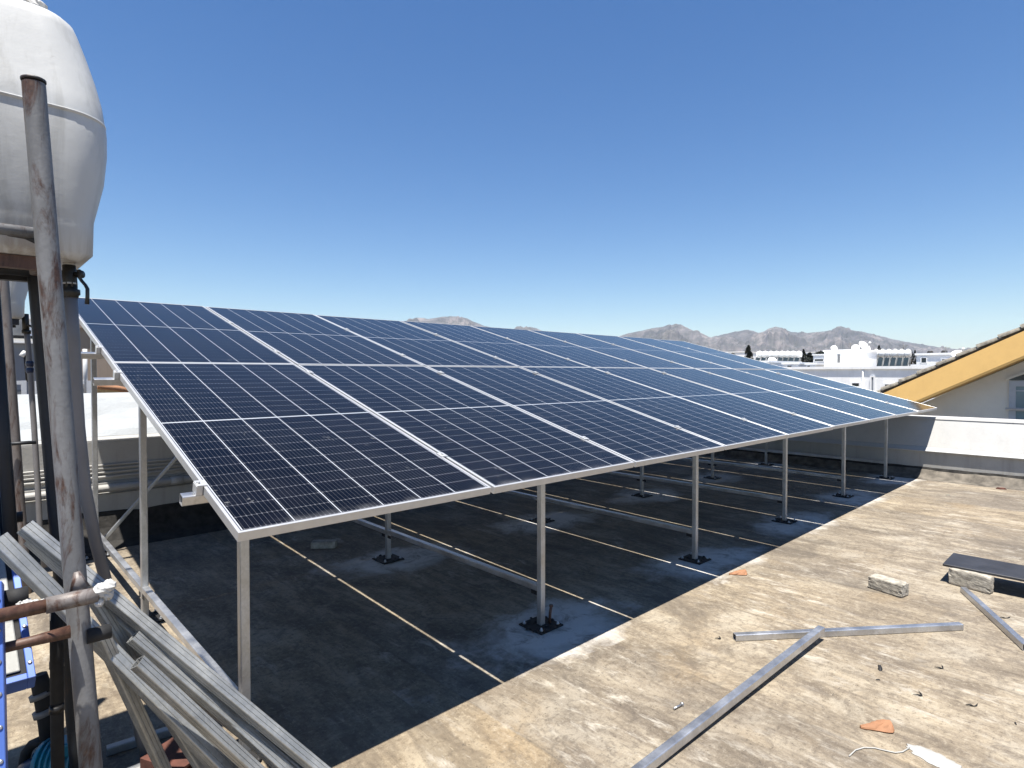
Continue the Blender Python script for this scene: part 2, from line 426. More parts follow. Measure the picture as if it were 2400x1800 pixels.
def m_tank():
    t = NT('white_tank_plastic'); p = t.pos()
    n = t.noise(p, 3.5, 6, .6); st = t.noise(t.scaled(p, (7,7,.8)), 2.2, 8, .68, .4)
    base = t.ramp(n, [(.3,(.70,.705,.69)),(.7,(.79,.795,.78))])
    base = t.mix(t.ramp(st, [(.50,0),(.70,.42)]), base, (.34,.325,.28))
    sp = t.noise(p, 24, 6, .7)
    base = t.mix(t.ramp(sp, [(.66,0),(.78,.4)]), base, (.24,.20,.15))
    # grime washed down over the lower half of the shell
    z = t.sep(p)[2]
    lowg = t.math('MULTIPLY', t.ramp(t.math('SUBTRACT', z, 1.95), [(.0,1),(.22,.0)]), t.ramp(st, [(.42,0),(.62,.5)]))
    base = t.mix(lowg, base, (.26,.17,.09))
    t.set(Base_Color=base, Roughness=.48); t.bump(t.math('ADD', n, t.math('MULTIPLY', sp, .15)), .25, .012)
    return t.m
M['tank'] = m_tank()
def m_hill():
    t = NT('dry_rocky_hillside'); p = t.pos()
    n = t.noise(p, .006, 8, .68); f = t.noise(p, .035, 6, .7)
    base = t.ramp(n, [(.35,(.085,.08,.075)),(.5,(.15,.135,.125)),(.66,(.30,.26,.24))])
    base = t.mix(t.ramp(f, [(.40,.65),(.58,0)]), base, (.055,.062,.045))
    t.set(Base_Color=base, Roughness=.95); return t.m
def m_ground():
    t = NT('dry_town_ground'); p = t.pos()
    n = t.noise(p, .02, 8, .65)
    t.set(Base_Color=t.ramp(n, [(.3,(.11,.10,.07)),(.5,(.24,.20,.15)),(.7,(.36,.31,.25))]), Roughness=.95); return t.m

# base colours scaled, mostly down, so the raised exposure leaves shade darker
def scale_albedo(name, k):
    m = M[name]; b = m.node_tree.nodes['Principled BSDF']; i = b.inputs['Base Color']
    if i.is_linked:
        mx = m.node_tree.nodes.new('ShaderNodeMixRGB'); mx.blend_type = 'MULTIPLY'; mx.inputs[0].default_value = 1; mx.inputs[2].default_value = (k*1.0,k*.985,k*.95,1) if name == 'floor' else (k,k,k,1)
        m.node_tree.links.new(i.links[0].from_socket, mx.inputs[1]); m.node_tree.links.new(mx.outputs[0], i)
KEEP = {'floor':.66,'concrete':.82,'galv':.95,'galv_new':.95,'galv_dull':.9,'alu':.66,'tank':.72,'white_house':1.04,'dish':.85,'hill':.86,'glass_blue':1,'dark_glass':1,'cells':.62,'parapet':.63,'frame_white':.8,'yellow':.62,'cloth':.66,'paint':.5,'membrane':.62,'trim':.7,'blue':.9,'turq':.8,'rail':.8,'parapet_low':.74,'gable':1.28,'roof_tile':.75,'terracotta':.72,'grey_house':.8,'tan_house':.85}
M['hill'] = m_hill()
for k in list(M):
    if M[k]: scale_albedo(k, KEEP.get(k, .56)*(1 if k in ('galv','galv_new','galv_dull','alu','white_house','dish') else .86))

# ================================================================== SETTING
b = MB(); b.box((-7000,-7000,-8.5), (7000,7000,-8))
tag(b.build('ground', m_ground()), kind='structure')
# the building's own flat roof
b = MB()
b.box((-7,-10,-.35), (10.0,4.55,0))
# the cove where the floor runs up the right-hand parapet
tag(b.build('floor', M['floor']), kind='structure')
b = MB(); b.box((-6.95,-9.95,-8), (10.6,5.2,-.36))
host = b.build('apartment_block', M['gable'])
tag(host, 'building under the flat roof that carries the solar array', 'building')

# hills: real ridges about three kilometres away
def hills():
    prof = [(700,790),(860,775),(930,762),(958,750),(978,744.5),(992,746),(1005,748),(1022,745),(1045,741.5),(1070,741.5),(1095,747),(1125,760),(1150,768),(1200,772),(1225,770),(1240,766.5),(1258,770),(1300,786),(1400,798),(1440,791),(1470,782),(1500,776),(1530,769),(1552,766),(1570,760),(1588,767),(1606,775),(1625,781),(1637,779.5),(1650,786),(1665,790.5),(1690,785),(1722,777),(1753,773),(1766,776),(1776,780.5),(1790,777),(1800,770.5),(1817,765.5),(1832,769),(1853,778),(1880,780),(1910,779.5),(1940,775),(1967,772),(1995,774),(2024,778),(2055,786),(2086,793.5),(2120,801),(2157,807),(2200,814),(2252,819.5),(2285,815),(2330,820),(2420,826),(2700,832),(3000,850)]
    nx = 700; nd = 65
    rows = []
    def ridge(px):
        for (a, ya), (b_, yb) in zip(prof, prof[1:]):
            if a <= px <= b_: return ya + (yb-ya)*(px-a)/(b_-a)
        return 850
    for i in range(nx):
        px = 700 + (3000-700)*i/(nx-1)
        d = ray(px, 874); h = Vector((d.x, d.y, 0)); k = h.length; h /= k
        D = 3000
        zr = CAM.z + (874.6-ridge(px))/F*D + 8
        zr += noise.fractal(Vector((px*.05, 3, 0)), .8, 2, 4)*3
        line = []
        for j in range(nd):
            s = j/(nd-1)                     # 0 foot (near) .. 0.75 crest .. 1 behind
            dist = (1500 + 2000*s)*k
            if s <= .75:
                q = s/.75; prof_h = q**1.25
            else:
                q = 1-(s-.75)/.25; prof_h = q
            crest = 1 - abs(q-1)
            pw = CAM + h*dist
            nz = noise.fractal(Vector((pw.x*.0042, pw.y*.0042, 1.7)), .75, 2.1, 6)
            rg = 1-abs(noise.fractal(Vector((pw.x*.0032+9, pw.y*.0032, 4.2)), .8, 2.0, 5))
            z = zr*prof_h * (1 - (1-crest**3)*.0)
            z += (nz*52 + (rg-.75)*95) * min(1, q*2) * (1-crest**5) * (zr/200)
            if s > .70: z = min(z, zr*prof_h + 1)
            line.append((pw.x, pw.y, -8 + z))
        rows.append(line)
    mb = MB()
    vs = [p for r in rows for p in r]; fs = []
    for i in range(nx-1):
        for j in range(nd-1): fs.append((i*nd+j, (i+1)*nd+j, (i+1)*nd+j+1, i*nd+j+1))
    mb.add(vs, fs, False)
    tag(mb.build('hills', M['hill'], fix=False), kind='structure')
hills()

# ================================================================== PARAPETS
# right-hand parapet: bitumen cove, low wall, ledge, splayed white band, cap
rp = empty('parapet_wall', (10.45, -1, 0), 'white splayed parapet wall crossing the roof behind the far end of the array', 'wall')
def jag(prof_fn, y0, y1, n): 
    return [prof_fn(y0+(y1-y0)*i/n) for i in range(n+1)]
mb = MB(); rings = []
for i in range(121):
    y = -10 + 14.4*i/120; e = noise.noise(Vector((y*1.9, 0, 0)))*.018 + noise.noise(Vector((y*7, 3, 0)))*.008
    rings.append([(9.86,y,.002),(9.97,y,.012+e*.3),(10.05,y,.045+e),(10.085,y,.118+e),(10.13,y,.125+e),(10.2,y,.10),(10.2,y,-.1),(9.86,y,-.1)])
mb.loft([[Vector(p) for p in r] for r in rings]); mb.build('upstand', M['upstand'], rp)
mb = MB(); rings = []
for i in range(161):
    y = -10 + 14.4*i/160; e = noise.noise(Vector((y*3.1, 7, 0)))*.014 + noise.noise(Vector((y*11, 5, 0)))*.010
    rings.append([Vector((10.108,y,.10)),Vector((10.128,y,.158+e)),Vector((10.155,y,.165+e)),Vector((10.155,y,.10))])
mb.loft(rings, smooth=False); mb.build('bitumen_seal', M['bitumen'], rp)
mb = MB(); mb.extr([(10.138,-.1),(10.138,.398),(10.60,.398),(10.60,-.1)], -10, 4.45, 'y'); mb.build('low_wall', M['parapet_low'], rp)
mb = MB(); mb.extr([(10.100,.400),(10.096,.412),(10.168,.470),(10.50,.470),(10.50,.400)], -10, 4.45, 'y'); mb.build('ledge', M['parapet'], rp)
mb = MB(); mb.extr([(10.172,.472),(10.395,.885),(10.55,.885),(10.55,.472)], -10, 4.45, 'y'); mb.build('splayed_band', M['parapet'], rp)
mb = MB(); mb.extr([(10.382,.887),(10.402,.922),(10.60,.928),(10.60,.887)], -10, 4.45, 'y'); mb.build('cap', M['parapet'], rp)
# back parapet
bp = empty('parapet_wall', (2, 4.5, 0), 'low grey roof wall with pale sloped membrane top behind the posts of the array', 'wall')
mb = MB(); rings = []
for i in range(161):
    x = -7 + 17.1*i/160; e = noise.noise(Vector((x*2.3, 1, 0)))*.03 + noise.noise(Vector((x*9, 2, 0)))*.016
    rings.append([Vector((x,4.30,.002)),Vector((x,4.40,.05+e*.3)),Vector((x,4.48,.16+e)),Vector((x,4.518,.305+e)),Vector((x,4.60,.31+e)),Vector((x,4.60,-.1)),Vector((x,4.30,-.1))])
mb.loft(rings, smooth=False); mb.build('bitumen_upstand', M['bitumen'], bp)
mb = MB(); mb.extr([(4.527,0),(4.527,.47),(4.552,.484),(4.552,.575),(4.58,.59),(4.58,.956),(5.0,.956),(5.0,0)], -7, 10.12, 'x'); mb.build('face', M['parapet_low'], bp)
mb = MB(); mb.extr([(4.584,.958),(4.584,.976),(4.612,1.006),(5.05,1.006),(5.05,.958)], -7, 10.15, 'x'); mb.build('trim', M['parapet'], bp)
mb = MB(); rings = []
for i in range(120):
    x = -7 + 17.15*i/119; ring = []
    for j in range(9):
        s = j/8; ww = noise.fractal(Vector((x*2.2, s*3, 2)), .8, 2, 4)*.012*(1 if 0 < j < 8 else .2)
        ring.append(Vector((x, 4.618+.40*s - ww, 1.008+.40*s + ww)))
    ring += [Vector((x,5.05,1.40)),Vector((x,5.05,1.008))]
    rings.append(ring)
mb.loft(rings, smooth=False); mb.build('sloped_top', M['membrane'], bp)
# service pipes clipped along the back parapet
for i, (z, r, lab) in enumerate([(.735,.010,'topmost of the thin grey conduits along the back roof wall'),
                                 (.705,.010,'second thin grey conduit from the top along the back roof wall'),
                                 (.672,.011,'third thin grey conduit from the top along the back roof wall'),
                                 (.635,.013,'lowest thin grey conduit along the back roof wall, just above the step')]):
    yy = 4.58 - r - .004
    e = empty('conduit_pipe', (0, yy, z), lab, 'pipe', 'conduits along the back parapet')
    mb = MB(); mb.tube([(-6.5 + k*.84, yy - .003, z + .006*math.sin(k*1.7+i)) for k in range(20)], r, 8); mb.build('pipe', M['pvc_white'], e)
    for k in range(12):
        mb = MB(); x = -5.6 + k*1.3 + i*.12; mb.box((x-.012, yy-r-.005, z-r-.009), (x+.012, 4.578, z+r+.009)); mb.build('clip', M['pvc'], e)
e = empty('drain_pipe', (0, 4.41, .54), 'thick white plastic pipe lying along the step of the back roof wall', 'pipe')
mb = MB(); mb.tube([(-6.5,4.505,.535),(-1,4.505,.530),(10.0,4.505,.525)], .036, 14); mb.build('pipe', M['pvc_white'], e)
mb = MB(); mb.tube([(.86,4.505,.5292),(.97,4.505,.5291)], .042, 14); mb.build('collar', M['pvc_white'], e)

# ================================================================== SOLAR ARRAY
T = R(15.408); tanT = math.tan(T); H = 1.0675; PW, PL, PIT, TH = 1.134, 2.276, 1.154, .035
ct, st_ = math.cos(T), math.sin(T)
def plane_z(y): return H + tanT*y
def make_panel():
    e = bpy.data.objects.new('photovoltaic_module', None); col.objects.link(e); e.empty_display_size = .1
    mb = MB(); fw = .0115
    def bar(x0, y0, x1, y1): mb.box((x0,y0,-TH), (x1,y1,0))
    bar(0,0,PW,fw); bar(0,PL-fw,PW,PL); bar(0,fw,fw,PL-fw); bar(PW-fw,fw,PW,PL-fw)
    # inner flange at the bottom of the frame
    for a in ((fw,fw,PW-fw,.035),(fw,PL-.035,PW-fw,PL-fw)): mb.box((a[0],a[1],-TH), (a[2],a[3],-TH+.0018))
    fr = mb.build('frame', M['alu'], e); bevel(fr, .0012, 1)
    mb = MB(); mb.box((fw,fw,-.0085), (PW-fw,PL-fw,-.0018)); mb.build('cell_sheet', M['cells'], e)
    mb = MB(); mb.box((fw,fw,-.0105), (PW-fw,PL-fw,-.0088)); mb.build('backsheet', M['backsheet'], e)
    for k in range(3):
        mb = MB(); mb.box((PW*(.22+.28*k)-.05, PL/2-.035, -.027), (PW*(.22+.28*k)+.05, PL/2+.035, -.0107)); mb.build('junction_box', M['black_plastic'], e)
    return e
ordn = ['first','second','third','fourth','fifth','sixth','seventh','eighth','ninth']
proto = make_panel()
for row in range(2):
    for n in range(9):
        p = proto if (row == 0 and n == 0) else copy_tree(proto)
        s0 = 0 if row == 0 else PL + .0048
        p.rotation_euler = (T + R(random.uniform(-.10,.10)), R(random.uniform(-.10,.10)), 0)
        p.location = (n*PIT + .010, s0*ct, H + s0*st_ + random.uniform(-.002,.002))
        side = 'lower' if row == 0 else 'upper'
        if n == 0: lab = f'dark blue solar panel at the near left end of the {side} row'
        elif n == 8: lab = f'dark blue solar panel at the far right end of the {side} row'
        else: lab = f'dark blue solar panel, {ordn[n]} from the near left end of the {side} row'
        tag(p, lab, 'solar panel', 'solar panels of the tilted array')

mf = empty('mounting_frame', (5.2, 2.3, 0), 'galvanised steel post and beam frame carrying the tilted solar panels', 'support frame')
PX = [.194, 2.004, 3.916, 5.814, 7.697, 9.614]; PY = [.5, 2.32, 4.16]
PT = TH/ct + .041/ct + .041/ct
for xi, x in enumerate(PX):
    for yi, y in enumerate(PY):
        top = plane_z(y) - PT - .004
        mb = MB(); mb.hollow((x,y,.012), (x,y,top), .04, .04, up=(0,1,0)); po = mb.build('post', M['galv'], mf)
        mb = MB()
        for sx in (-1,1):
            mb.box((x-.1,y-.1,.002), (x+.1,y+.1,.011)) if sx == 1 else None
        pl = mb.build('base_plate', M['tar'], po)
        mb = MB()
        for k in range(26):                       # lumps of bitumen grout trowelled round the foot
            a = random.uniform(0, 2*math.pi); rr = random.uniform(.03,.115); s = random.uniform(.005,.014)
            c = Vector((x+rr*math.cos(a), y+rr*math.sin(a), .008)); ring = []
            mb.lathe(c, [(s,0),(s*1.02,s*.35),(s*.6,s*.8),(.001,s)], 7)
        mb.build('grout', M['tar'], po)
        for sx, sy in ((-1,-1),(1,-1),(1,1),(-1,1)):
            mb = MB(); mb.tube([(x+.075*sx,y+.075*sy,.010),(x+.075*sx,y+.075*sy,.032)], .006, 6)
            mb.lathe((x+.075*sx,y+.075*sy,.0112), [(.011,0),(.011,.009)], 6); mb.build('anchor_bolt', M['galv'], po)
    # rafter along the slope and the low tie beam
    mb = MB(); dz = (TH + .041 + .0205)
    nrm = Vector((0,-st_,ct))
    P = lambda y: Vector((x, y, plane_z(y))) - nrm*dz
    mb.hollow(P(.22), P(4.36), .04, .04); mb.build('rafter', M['galv'], mf)
    zb = .2 if xi == 0 else .24
    for (a, c) in ((0,1),(1,2)):
        mb = MB(); mb.hollow((x, PY[a]+.021, zb), (x, PY[c]-.021, zb+.008), .04, .04); bm_ = mb.build('tie_beam', M['galv_new'], mf)
        for yy, s in ((PY[a]+.021, 1), (PY[c]-.021, -1)):
            mb = MB()
            mb.box((x-.019, min(yy,yy+.05*s), zb-.045), (x-.016, max(yy,yy+.05*s), zb-.0215)); mb.build('bracket', M['tar'], bm_)
PUR = [.40, 1.97, 2.56, 3.62]
for i, y in enumerate(PUR):
    nrm = Vector((0,-st_,ct)); c = Vector((0, y, plane_z(y))) - nrm*(TH + .0205)
    x0 = (-.06, -.11, -.13, -.10)[i]
    mb = MB(); mb.hollow((x0, c.y, c.z), (10.385, c.y, c.z), .04, .04, up=nrm); pu = mb.build('purlin', M['galv_new'], mf)
    for n in range(0, 10):
        xs = n*PIT
        base = c + nrm*.0205
        if n in (0, 9):
            sgn = -1 if n == 0 else 1
            xo = (.010 if n == 0 else 8*PIT + .010 + PW) + sgn*.014
            mb = MB(); m0 = Matrix.Translation(Vector((xo, base.y, base.z)) + nrm*.0185) @ Matrix.Rotation(T, 4, 'X')
            mb.obox(m0, .022, .05, .036); m1 = Matrix.Translation(Vector((xo - sgn*.008, base.y, base.z)) + nrm*.0385) @ Matrix.Rotation(T, 4, 'X'); mb.obox(m1, .034, .05, .004)
            mb.lathe(Vector((xo, base.y, base.z)) + nrm*.0405, [(.0065,0),(.0065,.008)], 10, nrm)
            mb.build('end_clamp', M['alu'], pu)
        else:
            mb = MB(); m0 = Matrix.Translation(Vector((xs, base.y, base.z)) + nrm*.0385) @ Matrix.Rotation(T, 4, 'X'); mb.obox(m0, .040, .05, .004)
            m1 = Matrix.Translation(Vector((xs, base.y, base.z)) + nrm*.018) @ Matrix.Rotation(T, 4, 'X'); mb.obox(m1, .010, .045, .036)
            mb.lathe(Vector((xs, base.y, base.z)) + nrm*.0405, [(.0065,0),(.0065,.007)], 10, nrm)
            mb.build('mid_clamp', M['alu'], pu)
for a, c in (((.26,4.20,.13),(1.80,4.20,1.90)), ((9.55,4.20,.13),(8.05,4.20,1.85))):
    mb = MB(); mb.hollow(a, c, .03, .03, up=(0,1,0)); mb.build('brace', M['galv'], mf)
# rusty anchor stub left beside the second front post
e = empty('rebar_stub', (2.055,.49,0), 'short rusty steel stub standing beside the foot of the second front post', 'steel bar')
mb = MB(); mb.tube([(2.058,.475,.0),(2.06,.474,.07),(2.066,.47,.115)], .009, 8); mb.build('bar', M['pipe_rust'], e)
mb = MB(); mb.lathe((2.066,.47,.112), [(.013,0),(.013,.014)], 6); mb.build('nut', M['pipe_rust'], e)

# ================================================================== LOOSE THINGS ON THE ROOF
def loose_tube(name, p0, p1, w, h, label, m, group, cat='metal tube', up=(0,0,1), groove=0.0):
    mb = MB(); mb.hollow(p0, p1, w, h, up=up, groove=groove); o = mb.build(name, m); tag(o, label, cat, group)
    return o
loose_tube('steel_tube', (2.70,-.44,.0205), (3.875,-1.345,.0205), .04, .04, 'square galvanised tube lying on the sunlit roof under the end of a longer one', M['galv_new'], 'galvanised tubes lying on the open roof')
loose_tube('steel_tube', (.55,-.72,.021), (3.09,-.795,.062), .04, .04, 'longest galvanised tube on the sunlit roof, its end resting on a second tube', M['galv_new'], 'galvanised tubes lying on the open roof')
loose_tube('steel_tube', (4.66,-1.235,.0205), (3.79,-1.665,.0205), .04, .04, 'short galvanised tube lying in front of the upright block and the black board', M['galv_new'], 'galvanised tubes lying on the open roof')

def block(c, ux, L, Wd, Hh, label, seed):
    import bmesh
    bm = bmesh.new(); bmesh.ops.create_cube(bm, size=1)
    bmesh.ops.subdivide_edges(bm, edges=bm.edges, cuts=9, use_grid_fill=True)
    ang = math.atan2(ux[1], ux[0]); rot = Matrix.Rotation(ang, 4, 'Z')
    for v in bm.verts:
        p = Vector((v.co.x*L, v.co.y*Wd, v.co.z*Hh))
        ed = sum(abs(q) > .49 for q in v.co)
        nn = noise.fractal(Vector((v.co.x*5+seed, v.co.y*5, v.co.z*5)), .7, 2, 4)
        k = -.004*(ed-1) + nn*.004 - (.010 if ed >= 2 and nn > .25 else 0)
        p += Vector((v.co.x, v.co.y, v.co.z)).normalized()*k
        p.z += Hh/2; v.co = rot @ p + Vector(c)
    me = bpy.data.meshes.new('concrete_block'); bm.to_mesh(me); bm.free(); me.materials.append(M['concrete'])
    o = bpy.data.objects.new('concrete_block', me); col.objects.link(o); return tag(o, label, 'block')
u1 = Vector((4.193-4.249, -.952+.724, 0)).normalized(); n1 = Vector((-u1.y, u1.x, 0))
if n1.x < 0: n1 = -n1
block(Vector((4.221,-.838,.001)) + n1*.055, u1, .235, .11, .095, 'chipped pale block lying flat alone on the sunlit roof', 3)
u2 = Vector((4.734-4.793, -1.376+1.12, 0)).normalized(); n2 = Vector((-u2.y, u2.x, 0)); n2 = n2 if n2.x > 0 else -n2
block(Vector((4.763,-1.248,.001)) + n2*.035, u2, .263, .07, .125, 'pale block standing on edge against the black board', 11)
# black board lying on a hidden block, its front edge raised
zB = .13
a = gz(2209,1325,zB); c_ = gz(2256,1287,zB); fdir = (gz(2399,1362,zB) - a).normalized()
sd = Vector((-fdir.y, fdir.x, 0)); sd = sd if sd.x > 0 else -sd
mb = MB(); m0 = Matrix(((fdir.x,sd.x,0,0),(fdir.y,sd.y,0,0),(0,0,1,0),(0,0,0,1)))
cen = a + fdir*.60 + sd*.20
mb.obox(Matrix.Translation(Vector((cen.x,cen.y,zB+.004))) @ m0, 1.2, .40, .018)
o = tag(mb.build('board', M['board']), 'dark grey smooth board lying level on blocks above the roof', 'board'); bevel(o, .002, 1)
block(Vector((cen.x,cen.y,.001)) + fdir*.30 + sd*.06, fdir, .24, .12, .125, 'pale block under the far half of the black board', 21)

def shard(c, s, rz, label, seed):
    """piece of a curved roof tile: an arc in section, broken to a point at one end"""
    mb = MB(); rings = []; rg = random.Random(seed)
    for i in range(9):
        u = i/8; half = (.10 + .90*min(1, u*1.25))*s*.34*(1 - .45*max(0, u-.82)/.18*rg.uniform(.2,1)); top = []; bot = []
        for j in range(9):
            q = (j/8-.5)*2; z = s*.24*(1 - q*q*.9)*(.35+.65*u) + .003
            yv = q*half + (rg.uniform(-.004,.004) if 0 < i < 8 else 0) - s*.05*u
            top.append(Vector((u*s-s/2, yv, z))); bot.append(Vector((u*s-s/2, yv*.93, z-.010 if j not in (0,8) else .0005)))
        rings.append(top + list(reversed(bot)))
    rot = Matrix.Translation(c) @ Matrix.Rotation(rz, 4, 'Z')
    mb.loft([[rot @ p for p in r] for r in rings], smooth=False)
    return tag(mb.build('tile_shard', M['terracotta']), label, 'tile shard', 'broken terracotta pieces')
shard(Vector((2.325,-1.28,.001)), .135, R(-40), 'broken orange roof tile piece lying near the foreground paint spill', 2)
shard(Vector((3.83,.085,.001)), .14, R(-30), 'orange tile piece lying at the edge of the array shadow', 5)

# paint spill with a dribble
pc = gz(2185,1772); 
mb = MB(); ring = []
for k in range(56):
    a_ = 2*math.pi*k/56; rr = 1 + .28*noise.noise(Vector((math.cos(a_)*2.2, math.sin(a_)*2.2, 4))) + .14*noise.noise(Vector((math.cos(a_)*7, math.sin(a_)*7, 1)))
    d1 = (gz(2262,1815) - gz(2130,1748)); dl = d1.length/2*1.02; d1.normalize(); d2 = Vector((-d1.y, d1.x, 0))
    ctr = (gz(2262,1815) + gz(2130,1748))/2
    ring.append(ctr + d1*math.cos(a_)*dl*rr + d2*math.sin(a_)*.052*rr)
mb.loft([[p + Vector((0,0,.001)) for p in ring], [ctr + (p-ctr)*.97 + Vector((0,0,.003)) for p in ring], [ctr + (p-ctr)*.5 + Vector((0,0,.005)) for p in ring]])
sp = mb.build('paint_spill', M['paint']); tag(sp, 'dried white paint blob on the roof at the bottom right', 'paint spill')
cp = [gz(x,y,.004) for x, y in ((1990,1772),(2005,1758),(2025,1752),(2050,1753),(2075,1759),(2098,1764),(2115,1762),(2132,1752))]
mb = MB(); mb.tube(cp, .0028, 6); tag(mb.build('cord', M['paint']), 'thin white cord running into the white paint blob', 'cord')
# bolt
bc = gz(1590,1655,.008); bd = (gz(1602,1648,.008) - gz(1572,1664,.008)).normalized()
e = empty('bolt', bc, 'small galvanised bolt lying loose on the sunlit roof', 'bolt')
mb = MB(); mb.tube([bc - bd*.035, bc + bd*.022], .005, 8); mb.build('shank', M['galv_new'], e)
mb = MB(); mb.lathe(bc + bd*.022, [(.011,0),(.011,.008)], 6, bd); mb.build('head', M['galv_new'], e)
# scraps of tar and grit
def scrap(px, py, s, lab, m='tar', el=1.9):
    c = gz(px, py); mb = MB(); rings = []
    a0 = random.uniform(0, math.pi)
    nn = 9; r0 = []; r1 = []
    for k in range(nn):
        a_ = 2*math.pi*k/nn; rr = s*random.uniform(.55,1.15)
        v = Vector((math.cos(a_)*rr*el, math.sin(a_)*rr*.6, 0)); v.rotate(Matrix.Rotation(a0, 3, 'Z'))
        r0.append(c + v + Vector((0,0,.001))); r1.append(c + v*.7 + Vector((0,0,random.uniform(.35,.75)*s)))
    mb.loft([r0, r1], smooth=False)
    return tag(mb.build('roof_scrap', M[m]), lab, 'debris', 'scraps scattered on the roof')
def scrap_strip(px, py, ln, lab, curl):
    c = gz(px, py, .004); a0 = random.uniform(-.5,.5) - .6; pts = []
    for k in range(7):
        u = k/6-.5; pts.append(c + Vector((math.cos(a0)*u*ln - math.sin(a0)*curl*u*u*ln, math.sin(a0)*u*ln + math.cos(a0)*curl*u*u*ln, .004*math.sin(k*1.3))))
    mb = MB(); mb.tube(pts, [.001,.003,.004,.003,.004,.003,.001], 6)
    return tag(mb.build('roof_scrap', M['tar']), lab, 'debris', 'scraps scattered on the roof')
scrap(2062,1566,.020, 'dark tar clump on the open roof below the crossed tubes')
scrap(2058,1594,.008, 'tiny dark crumb just below the tar clump')
scrap_strip(2208,1566,.055, 'curled black strip to the right of the tar clump', 1.6)
scrap_strip(2160,1630,.05, 'dark hooked scrap left of the loose strip, mid right foreground', 2.2)
scrap_strip(2282,1654,.06, 'dark wavy strip near the right edge of the foreground', .8)
scrap_strip(2357,1448,.085, 'thin dark wire piece beside the short tube on the right', .4)
scrap_strip(1688,1497,.040, 'small bent black wire at the left of the crossed tubes', 2.4)
scrap(2380,1696,.008, 'black crumb at the right edge of the foreground')
scrap(2222,1161,.030, 'small pale stone lying far out on the sunlit roof', 'concrete', 1.0)
scrap(2346,1147,.040, 'dark broken chunk near the foot of the right parapet', 'red_brick', 1.6)
# bricks and blocks in the shade
def small_brick(c, rz, L, Wd, Hh, label, m):
    mb = MB(); mb.obox(Matrix.Translation(c + Vector((0,0,Hh/2+.001))) @ Matrix.Rotation(rz,4,'Z'), L, Wd, Hh)
    o = bevel(mb.build('brick', m), .004, 1); return tag(o, label, 'brick')
small_brick(gz(760,1283), R(-38), .22, .10, .06, 'pale brick lying in the array shade beside the bright light strip', M['concrete'])

# ================================================================== WATER TANKS AND STANDS
def rrect(cx, cy, z, hx, hy, r, seg=8):
    o = []
    for sx, sy, a0 in ((1,1,0),(-1,1,90),(-1,-1,180),(1,-1,270)):
        for k in range(seg+1):
            a_ = R(a0 + 90*k/seg); o.append(Vector((cx + sx*(hx-r) + r*math.cos(a_), cy + sy*(hy-r) + r*math.sin(a_), z)))
    return o
def water_tank(name, xr, yf, z0, lx, ly, h, label):
    """rotomoulded tank: right end at xr, front at yf, bulging shell with a moulded seam and a foot"""
    e = empty(name, (xr - lx/2, yf + ly/2, z0), label, 'water tank', 'white water tanks on stands')
    cx, cy = xr - lx/2, yf + ly/2
    # (height fraction, inset at the ends, inset at front/back, corner radius)
    P = [(0,.075,.03,.05),(.03,.052,.012,.06),(.14,.048,.010,.07),(.165,.046,.006,.08),(.21,.036,.0,.10),(.33,.012,-.006,.12),(.45,.001,-.010,.13),(.53,.0,-.006,.13),(.566,.002,-.003,.13),
         (.5661,.002,-.003,.13),(.570,.002,-.010,.13),(.576,.003,-.010,.13),(.580,.004,.0,.13),(.5801,.004,.0,.13),(.66,.010,.016,.13),(.76,.026,.036,.13),(.87,.050,.058,.13),(.94,.070,.072,.12),(.972,.082,.082,.11),(.990,.098,.098,.10),(.998,.12,.118,.09),(1.0,.20,.16,.08)]
    mb = MB(); mb.loft([rrect(cx, cy, z0 + t*h, lx/2 - i, ly/2 - j, r) for t, i, j, r in P]); mb.build('shell', M['tank'], e)
    mb = MB(); mb.lathe((cx, cy, z0 + h - .004), [(.15,0),(.15,.03),(.14,.045),(.05,.06)], 28); mb.build('lid', M['tank'], e)
    return e
TZ = 1.985
water_tank('water_tank', -.270, .36, TZ, 1.25, .48, .85, 'large dirty white plastic water tank high on the near left stand')
water_tank('water_tank', -.245, 3.62, 2.01, 1.25, .48, .85, 'white plastic water tank farther back, partly hidden behind the near stand')

# near stand: splayed pipe legs tied by rails
st = empty('tank_stand', (-.8,.7,0), 'weathered steel pipe stand carrying the near white water tank', 'stand')
LT, LB = at(79,196,1.76), at(213,1795,1.79)
d = (LB-LT).normalized(); LG = LT + d*((LT.z-0)/-d.z)
mb = MB(); rings = 26
mb.tube([LT + (LG-LT)*i/24 for i in range(25)], .0295, 20, caps=False); lg = mb.build('leg', M['pipe_grey'], st)
mb = MB(); c0 = LT - d*.004; mb.lathe(c0, [(.0300,0),(.0315,.003),(.0315,.008),(.026,.009)], 20, -d)
mb.build('rim', M['pipe_dark'], lg)
D2T, D2B = at(80,600,2.14), at(174,1690,2.20)
d2 = (D2B-D2T).normalized(); D2G = D2T + d2*((D2T.z)/-d2.z)
mb = MB(); mb.tube([D2T - d2*.05 + (D2G-D2T+d2*.05)*i/10 for i in range(11)], .0255, 16); mb.build('leg', M['pipe_dark'], st)  # rear leg under the tank: the shade is put into its dark colour
off = Vector((-1.05,0,0))
for a_, b_, m in ((LT,LG,'pipe_grey'),(D2T,D2G,'pipe_dark')):
    mb = MB(); mb.tube([a_+off, b_+off+Vector((-.25,0,0))], .031, 16); mb.build('leg', M[m], st)
